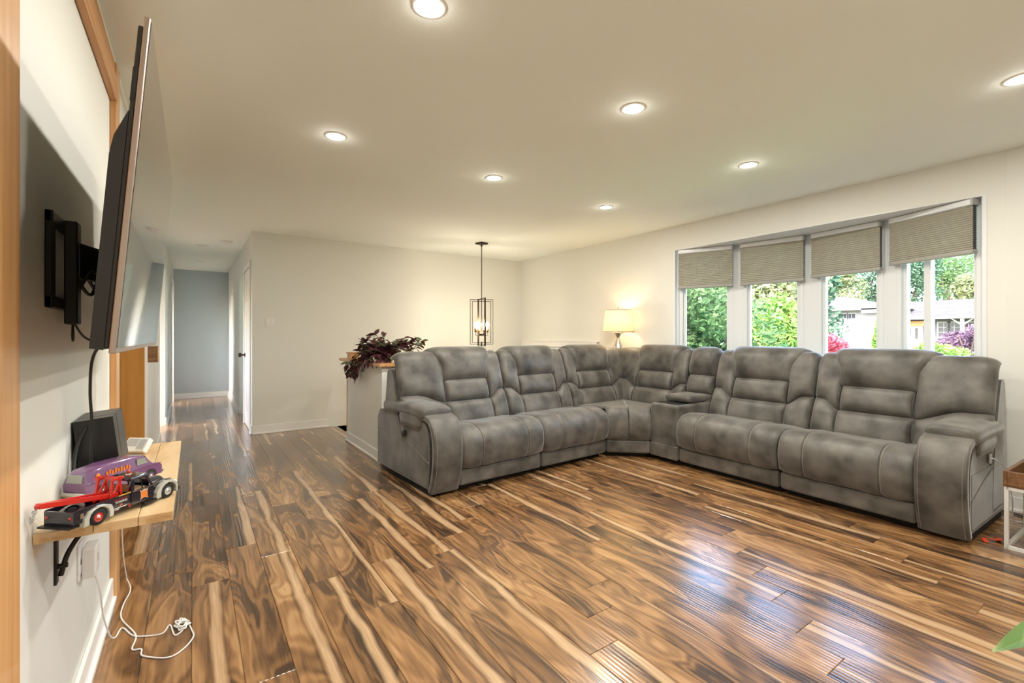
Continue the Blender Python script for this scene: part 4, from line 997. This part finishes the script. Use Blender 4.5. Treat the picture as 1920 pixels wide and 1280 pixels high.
tag(c1.build('charging_cable', M['whitecord']), 'white charging cable running from the sofa arm port down to the floor', 'cable')
c2 = MB().tube(P3([(4.46, .62, .006), (4.40, .45, .006), (4.45, .25, .006), (4.38, .05, .006)]), .0045, 6)
tag(c2.build('extension_cable', M['blackp']), 'dark power cord along the baseboard behind the tray table', 'cord')
sp = MB().grid(lambda u, v: (3.72 + .12 * u + .015 * math.sin(9 * u), .625 - .03 * u + lerp(-.012, .012, v) + .02 * math.sin(7 * u), .004 + .012 * math.sin(math.pi * u)), lin(14), lin(2), True)
spo = tag(sp.build('luggage_strap', M['orangestrap']), 'orange-red strap on the floor by the sofa arm', 'strap')
so = spo.modifiers.new('thick', 'SOLIDIFY'); so.thickness = .002; so.offset = 1

# ------------------------------------------------------------------ potted plant at the right edge, one leaf reaching in
gp = empty('broadleaf_plant', (2.28, .02, 0), 0, 'broad green striped leaf of a potted plant at the lower right edge', 'plant')
MB().lathe([(0, 0), (.08, 0), (.11, .17), (.115, .18), (.10, .18), (.09, .15), (0, .15)], 24).build('pot', M['pot'], gp)
MB().lathe([(0, .152), (.09, .152)], 20).build('soil', M['soil'], gp)
def big_leaf(tip, w_, droop):
    p0 = Vector((0, 0, .15)); p3 = Vector(tip); mid_ = p0.lerp(p3, .45) + Vector((0, 0, droop))
    sp_ = catmull([p0, mid_, p3], 10); n = len(sp_)
    mb = MB()
    def fn(u, v):
        i = u * (n - 1); k = min(int(i), n - 2); p = sp_[k].lerp(sp_[k + 1], i - k); t = (sp_[k + 1] - sp_[k]).normalized()
        s_ = t.cross(Vector((0, 0, 1))).normalized(); a = lerp(-1, 1, v); ww = w_ * (math.sin(math.pi * max(0, (u - .25) / .75) ** .75) if u > .25 else 0.004 / w_)
        return p + s_ * a * max(ww, .003) + Vector((0, 0, .25 * abs(a) * ww))
    mb.grid(fn, lin(24), lin(6), True); return mb
for tip, w_, dr in (((-.385, .285, .27), .055, .14), ((.25, -.1, .35), .05, .2), ((-.1, -.3, .4), .05, .2), ((.2, .1, .42), .045, .2)):
    big_leaf(tip, w_, dr).build('leaf', M['greenleaf'], gp)
#OUTDOORS
# ------------------------------------------------------------------ outdoors
F3 = Vector((math.sin(R(34.66)), math.cos(R(34.66)), 0)); R3 = Vector((math.cos(R(34.66)), -math.sin(R(34.66)), 0))
def spot(px, d): return F3 * d + R3 * ((px - 960) / 864.5 * d)          # ground position seen at a picture column, depth d metres
M['grass'] = mat('lawn', (.06, .11, .025), .9, noise=((.13, .18, .05), 3, .35, .65, 4))
M['asphalt'] = mat('pale_driveway', (.20, .18, .175), .9, spec=.05, noise=((.16, .145, .14), 4, .3, .7, 4))
M['roof'] = mat('grey_shingle', (.058, .053, .057), .9, spec=.05, noise=((.038, .035, .038), (1.2, 1.2, 14), .35, .65, 3))
M['hwall'] = mat('white_siding', (.22, .215, .215), .8, spec=.05)
M['hbrick'] = mat('pale_brick', (.19, .15, .14), .9, spec=.05, noise=((.26, .225, .21), 7, .35, .65, 3))
M['hgrey'] = mat('grey_siding', (.055, .052, .058), .8)
M['hdark'] = mat('dark_fascia', (.10, .085, .085), .7)
M['hglass'] = mat('house_window_glass', (.03, .028, .034), .2, spec=.4)
M['hwood'] = mat('wood_lintel', (.35, .19, .08), .7)
M['bark'] = mat('bark', (.10, .07, .05), .9)
def leafmat(name, a, b_, tr=.35): return mat(name, a, .6, spec=.3, noise=(b_, 5.0, .35, .65, 2), trans=tr)
M['lf_green'] = leafmat('leaf_mid_green', (0.033, 0.088, 0.025), (0.132, 0.209, 0.077))
M['lf_lime'] = leafmat('leaf_lime', (0.077, 0.176, 0.022), (0.209, 0.319, 0.077))
M['lf_dark'] = leafmat('leaf_blue_green', (0.017, 0.055, 0.033), (0.077, 0.143, 0.083))
M['lf_red'] = leafmat('leaf_crimson', (0.198, 0.017, 0.033), (0.341, 0.077, 0.099))
M['lf_purple'] = leafmat('leaf_plum', (0.063, 0.032, 0.056), (0.140, 0.077, 0.126))
M['lf_orange'] = leafmat('leaf_autumn', (0.088, 0.121, 0.050), (0.231, 0.242, 0.121))
M['lf_white'] = leafmat('blossom_white', (0.504, 0.490, 0.434), (0.595, 0.581, 0.546), .2)
gr = MB()
def gz(x): return -1.0 if x < 9 else lerp(-1.0, .05, min(1, (x - 9) / 36))
gr.grid(lambda u, v: (lerp(4.9, 130, u), lerp(-60, 120, v), gz(lerp(4.9, 130, u)) + (max(0, lerp(4.9, 130, u) - 55) * .03)), lin(60), lin(20), True)
g_ = gr.build('ground', M['grass']); g_['kind'] = 'structure'
rd = MB().grid(lambda u, v: (lerp(16, 24, u), lerp(-60, 120, v), gz(lerp(16, 24, u)) + .02), lin(8), lin(2), True).build('floor_road', M['asphalt']); rd['kind'] = 'structure'
def dway(p0, p1, w_):
    a = Vector((p0[0], p0[1], 0)); b_ = Vector((p1[0], p1[1], 0)); t = (b_ - a).normalized(); s_ = Vector((-t.y, t.x, 0)) * w_ / 2
    return MB().grid(lambda u, v: tuple((lambda p: (p.x, p.y, gz(p.x) + .03))(a.lerp(b_, u) + s_ * lerp(-1, 1, v))), lin(20), lin(1), True)
c_ = spot(1622, 44); o = dway((20, c_.y - 3), (c_.x + 1, c_.y), 7).build('floor_driveway', M['asphalt']); o['kind'] = 'structure'

def foliage(n, rx, ry, rz, size, seed, shape='round', inner=.55):
    """cloud of small folded leaf sprays filling a crown"""
    rg = random.Random(seed); V = []; Fs = []
    lumps = [(rg.uniform(-.55, .55), rg.uniform(-.55, .55), rg.uniform(-.5, .6), rg.uniform(.35, .6)) for _ in range(9)]
    while len(Fs) < 2 * n:
        if shape == 'cone':
            t = rg.random() ** .7; a = rg.uniform(0, 6.283); r_ = (1 - (1 - t)) ** 1.0 * rg.uniform(.6, 1.05); p = Vector((r_ * math.cos(a), r_ * math.sin(a), 1 - 2 * t))
        else:
            l_ = rg.choice(lumps); d = Vector((rg.gauss(0, 1), rg.gauss(0, 1), rg.gauss(0, 1))).normalized() * l_[3] * rg.uniform(inner, 1.0)
            p = Vector((l_[0], l_[1], l_[2])) + d
            if p.length > 1.15: continue
        c = Vector((p.x * rx, p.y * ry, p.z * rz)); s_ = size * rg.uniform(.6, 1.3)
        a = Vector((rg.gauss(0, 1), rg.gauss(0, 1), rg.gauss(0, .7))).normalized(); b_ = a.cross(Vector((rg.gauss(0, 1), rg.gauss(0, 1), rg.gauss(0, 1)))).normalized()
        k = len(V); nn = a.cross(b_)
        V += [c - a * s_, c + b_ * s_ * .45 + nn * s_ * .12, c + a * s_, c - b_ * s_ * .45 + nn * s_ * .12]
        Fs += [(k, k + 1, k + 2), (k, k + 2, k + 3)]
    mb = MB(); mb.add(V, Fs); return mb
def plant(name, px, d, zc, rx, rz, m, n, size, label, cat='tree', shape='round', trunk=None, seed=0, group=None, gzz=None):
    p = spot(px, d); g = gz(p.x) if gzz is None else gzz
    root = empty(name, (p.x, p.y, g), 0, label, cat, group)
    tr = MB(); tr.tube([(0, 0, 0), (.03, .02, (zc - g) * .5), (0, 0, zc - g)], [trunk or rx * .09, (trunk or rx * .09) * .8, (trunk or rx * .09) * .5], 8)
    rg = random.Random(seed + 99)
    for i in range(6):
        a = rg.uniform(0, 6.28); tr.tube([(0, 0, (zc - g) * rg.uniform(.45, .8)), (rx * .6 * math.cos(a), rx * .6 * math.sin(a), zc - g + rz * rg.uniform(-.1, .5))], [(trunk or rx * .09) * .5, .01], 5)
    tr.build('trunk', M['bark'], root)
    f = foliage(n, rx, rx, rz, size, seed, shape).build('foliage', M[m], root, (0, 0, zc - g))
    return root
plant('leafy_shrub', 1325, 7.5, 1.15, 1.0, 1.25, 'lf_green', 7000, .055, 'mid-green leafy shrub filling the window unit nearest the lamp', 'shrub', seed=1)
plant('white_hydrangea', 1306, 6.3, .25, .55, .62, 'lf_white', 2600, .04, 'white-flowering shrub low in the window nearest the lamp', 'shrub', seed=2)
plant('dense_cedar', 1445, 9.5, .85, .80, 1.15, 'lf_lime', 9000, .06, 'large bright green dense shrub filling the second window unit', 'shrub', seed=3)
plant('birch_tree', 1418, 19, 3.2, 2.4, 2.6, 'lf_orange', 4500, .14, 'pale bronze-leaved tree rising behind the large green shrub', 'tree', seed=4)
plant('blue_spruce', 1490, 22, 2.6, 2.2, 2.8, 'lf_dark', 5200, .15, 'blue-green tree behind the large green shrub, next to the wide mullion', 'tree', seed=5)
plant('backdrop_maple', 1296, 28, 2.6, 2.4, 2.6, 'lf_green', 4000, .15, 'rounded tree far behind the leafy shrub by the lamp', 'tree', seed=15)
plant('red_maple_shrub', 1556, 11.5, .80, .68, .55, 'lf_red', 5200, .05, 'crimson red maple shrub in the third window unit', 'shrub', seed=6)
plant('cone_cedar', 1547, 26, 1.0, .65, 1.7, 'lf_lime', 2200, .09, 'small cone-shaped cedar behind the red maple shrub', 'shrub', 'cone', seed=7)
plant('tall_cedar', 1650, 13, .80, .42, 1.25, 'lf_lime', 3600, .055, 'upright bright green cedar at the edge of the third window unit', 'shrub', 'cone', seed=8)
plant('lime_shrub', 1752, 14.5, .55, .95, .55, 'lf_lime', 5000, .06, 'low lime-green shrub in front of the grey house', 'shrub', seed=9)
plant('plum_shrub', 1818, 16, .95, 1.0, .72, 'lf_purple', 4200, .07, 'plum purple shrub beside the porch post of the grey house', 'shrub', seed=10)
for i, (px, d, zc, rx, rz, m, lb) in enumerate(((1572, 64, 7.4, 3.6, 4.4, 'lf_orange', 'pale olive tree crown directly behind the hip-roofed house'), (1640, 74, 9.4, 4.8, 5.6, 'lf_dark', 'dark blue-green tree behind the gap between the two houses'),
                     (1703, 62, 8.0, 3.6, 5.0, 'lf_dark', 'dark tree above the front door of the grey house'), (1772, 75, 11, 5.0, 6.4, 'lf_green', 'bright green tree above the roof of the grey house'), (1832, 60, 6.6, 2.6, 3.0, 'lf_orange', 'bronze tree low behind the grey house roof'),
                     (1862, 88, 13, 6.0, 7.5, 'lf_dark', 'dark tree at the right end of the grey house roof'), (1530, 88, 11, 5.6, 7.0, 'lf_green', 'green tree left of the hip-roofed house'), (1450, 78, 7, 5, 5.5, 'lf_green', 'green tree far behind the blue-green tree'), (1372, 42, 4, 4.5, 4, 'lf_dark', 'dark tree far behind the second window unit'), (1275, 60, 6, 6, 5, 'lf_green', 'green tree far behind the window nearest the lamp'))):
    plant('background_tree', px, d, zc, rx, rz, m, 6500, .24, lb, 'tree', seed=20 + i, group='trees behind the houses')
# house with the long grey roof (fourth window unit): facade faces -X
def far_window(root, xf, yc, zc, w_, h_, cols, rows, sill=True):
    f = MB().box((xf - .06, yc - w_ / 2 - .08, zc - h_ / 2 - .08), (xf - .02, yc + w_ / 2 + .08, zc + h_ / 2 + .08)).build('window', M['hwall'], root)
    for c in range(cols):
        for r_ in range(rows):
            a = yc - w_ / 2 + w_ * c / cols + .025; b_ = yc - w_ / 2 + w_ * (c + 1) / cols - .025; z0 = zc - h_ / 2 + h_ * r_ / rows + .025; z1 = zc - h_ / 2 + h_ * (r_ + 1) / rows - .025
            MB().box((xf - .075, a, z0), (xf - .055, b_, z1)).build('pane', M['hglass'], f)
hA = empty('grey_bungalow', spot(1760, 41), 0, 'grey bungalow with a long shingle roof and white-framed windows across the street', 'house')
ox, oy = hA.location.x, hA.location.y
HAf = 0.0
def ylocal(px, xw):  # world y at picture column px on plane X=xw
    d = F3 + R3 * ((px - 960) / 864.5); return d.y * xw / d.x - oy
xf = ox
def zlocal(px, py, xw):
    d = F3 + R3 * ((px - 960) / 864.5); t = xw / d.x; return 1.177 + (630.6 - py) / 864.5 * t
y_l, y_r = ylocal(1676, xf), ylocal(1905, xf)
ze = zlocal(1760, 594.5, xf); zr = zlocal(1760, 563, xf + 5) 
MB().box((0.6, y_r, -.3), (9.4, y_l, ze)).build('walls', M['hgrey'], hA)
rf = MB().prism([(-.6, ze - .12), (-.6, ze + .06), (5.0, zr), (10.6, ze + .06), (10.6, ze - .12)], y_r - .5, y_l + .5, lambda p, h: (p[0], h, p[1])).build('roof', M['roof'], hA)
MB().box((-.72, y_r - .5, ze - .16), (-.6, y_l + .5, ze + .05)).build('gutter', M['hwall'], hA)
MB().box((4.6, ylocal(1742, xf + 5) - .35, zr - .3), (5.4, ylocal(1742, xf + 5) + .35, zr + .55)).build('chimney', M['hbrick'], hA)
dy = ylocal(1707, xf)
dr = MB().box((.52, dy - .75, .0), (.6, dy + .75, ze - .75)).build('front_door', M['hwall'], hA)
for s in (-.42, .10): MB().box((.48, dy + s, .95), (.53, dy + s + .2, ze - .95)).build('pane', M['hglass'], dr)
MB().box((.45, dy - .85, ze - .75), (.6, dy + .85, ze - .28)).build('door_lintel', M['hwood'], hA)
for px in (1770, 1789.5, 1816): far_window(hA, .6, ylocal(px, xf + .6), zlocal(px, 618, xf + .6), .78, 1.30, 2, 3)
py_ = ylocal(1807, xf)
MB().box((-.55, py_ - .12, -.3), (-.31, py_ + .12, ze - .15)).bar((-.43, py_, ze - .75), (-.43, py_ - .7, ze - .15), .10).bar((-.43, py_, ze - .75), (-.43, py_ + .7, ze - .15), .10).build('porch_post', M['hwall'], hA)
# hip-roofed house (third window unit)
hB = empty('hip_roof_house', spot(1590, 44), 0, 'white house with a grey hip roof behind the red maple', 'house')
ox, oy = hB.location.x, hB.location.y; xf = ox
yl, yr = ylocal(1522, xf), ylocal(1672, xf); ze = zlocal(1590, 580, xf); ya = ylocal(1577, xf + 4.5); za = zlocal(1577, 556, xf + 4.5)
MB().box((.6, yr + .5, -.4), (9, yl - .5, ze)).build('walls', M['hwall'], hB)
hv = [(-.3, yr - .3, ze), (-.3, yl + .3, ze), (9.4, yl + .3, ze), (9.4, yr - .3, ze), (4.5, ya - .25, za), (4.5, ya + .25, za)]
MB().add(hv, [(0, 4, 5, 1), (1, 5, 2), (2, 5, 4, 3), (3, 4, 0), (0, 1, 2, 3)]).build('roof', M['roof'], hB)
MB().box((-.34, yr - .3, ze - .42), (-.22, ylocal(1617, xf), ze + .02)).box((-.34, ylocal(1560, xf), ze - .42), (-.22, yl + .3, ze + .02)).box((-.34, yr - .3, ze - .1), (-.2, yl + .3, ze + .03)).build('fascia', M['hdark'], hB)
MB().box((.52, yr + .5, -.4), (.6, ylocal(1618, xf), ze - 1.0)).build('brick_facing', M['hbrick'], hB)
for px in (1581, 1597): far_window(hB, .55, ylocal(px, xf + .5), zlocal(px, 592, xf), .62, .5, 2, 1)
dr = MB().box((.5, ylocal(1588, xf) - .45, -.3), (.6, ylocal(1588, xf) + .45, 1.9)).build('door', M['hwall'], hB)
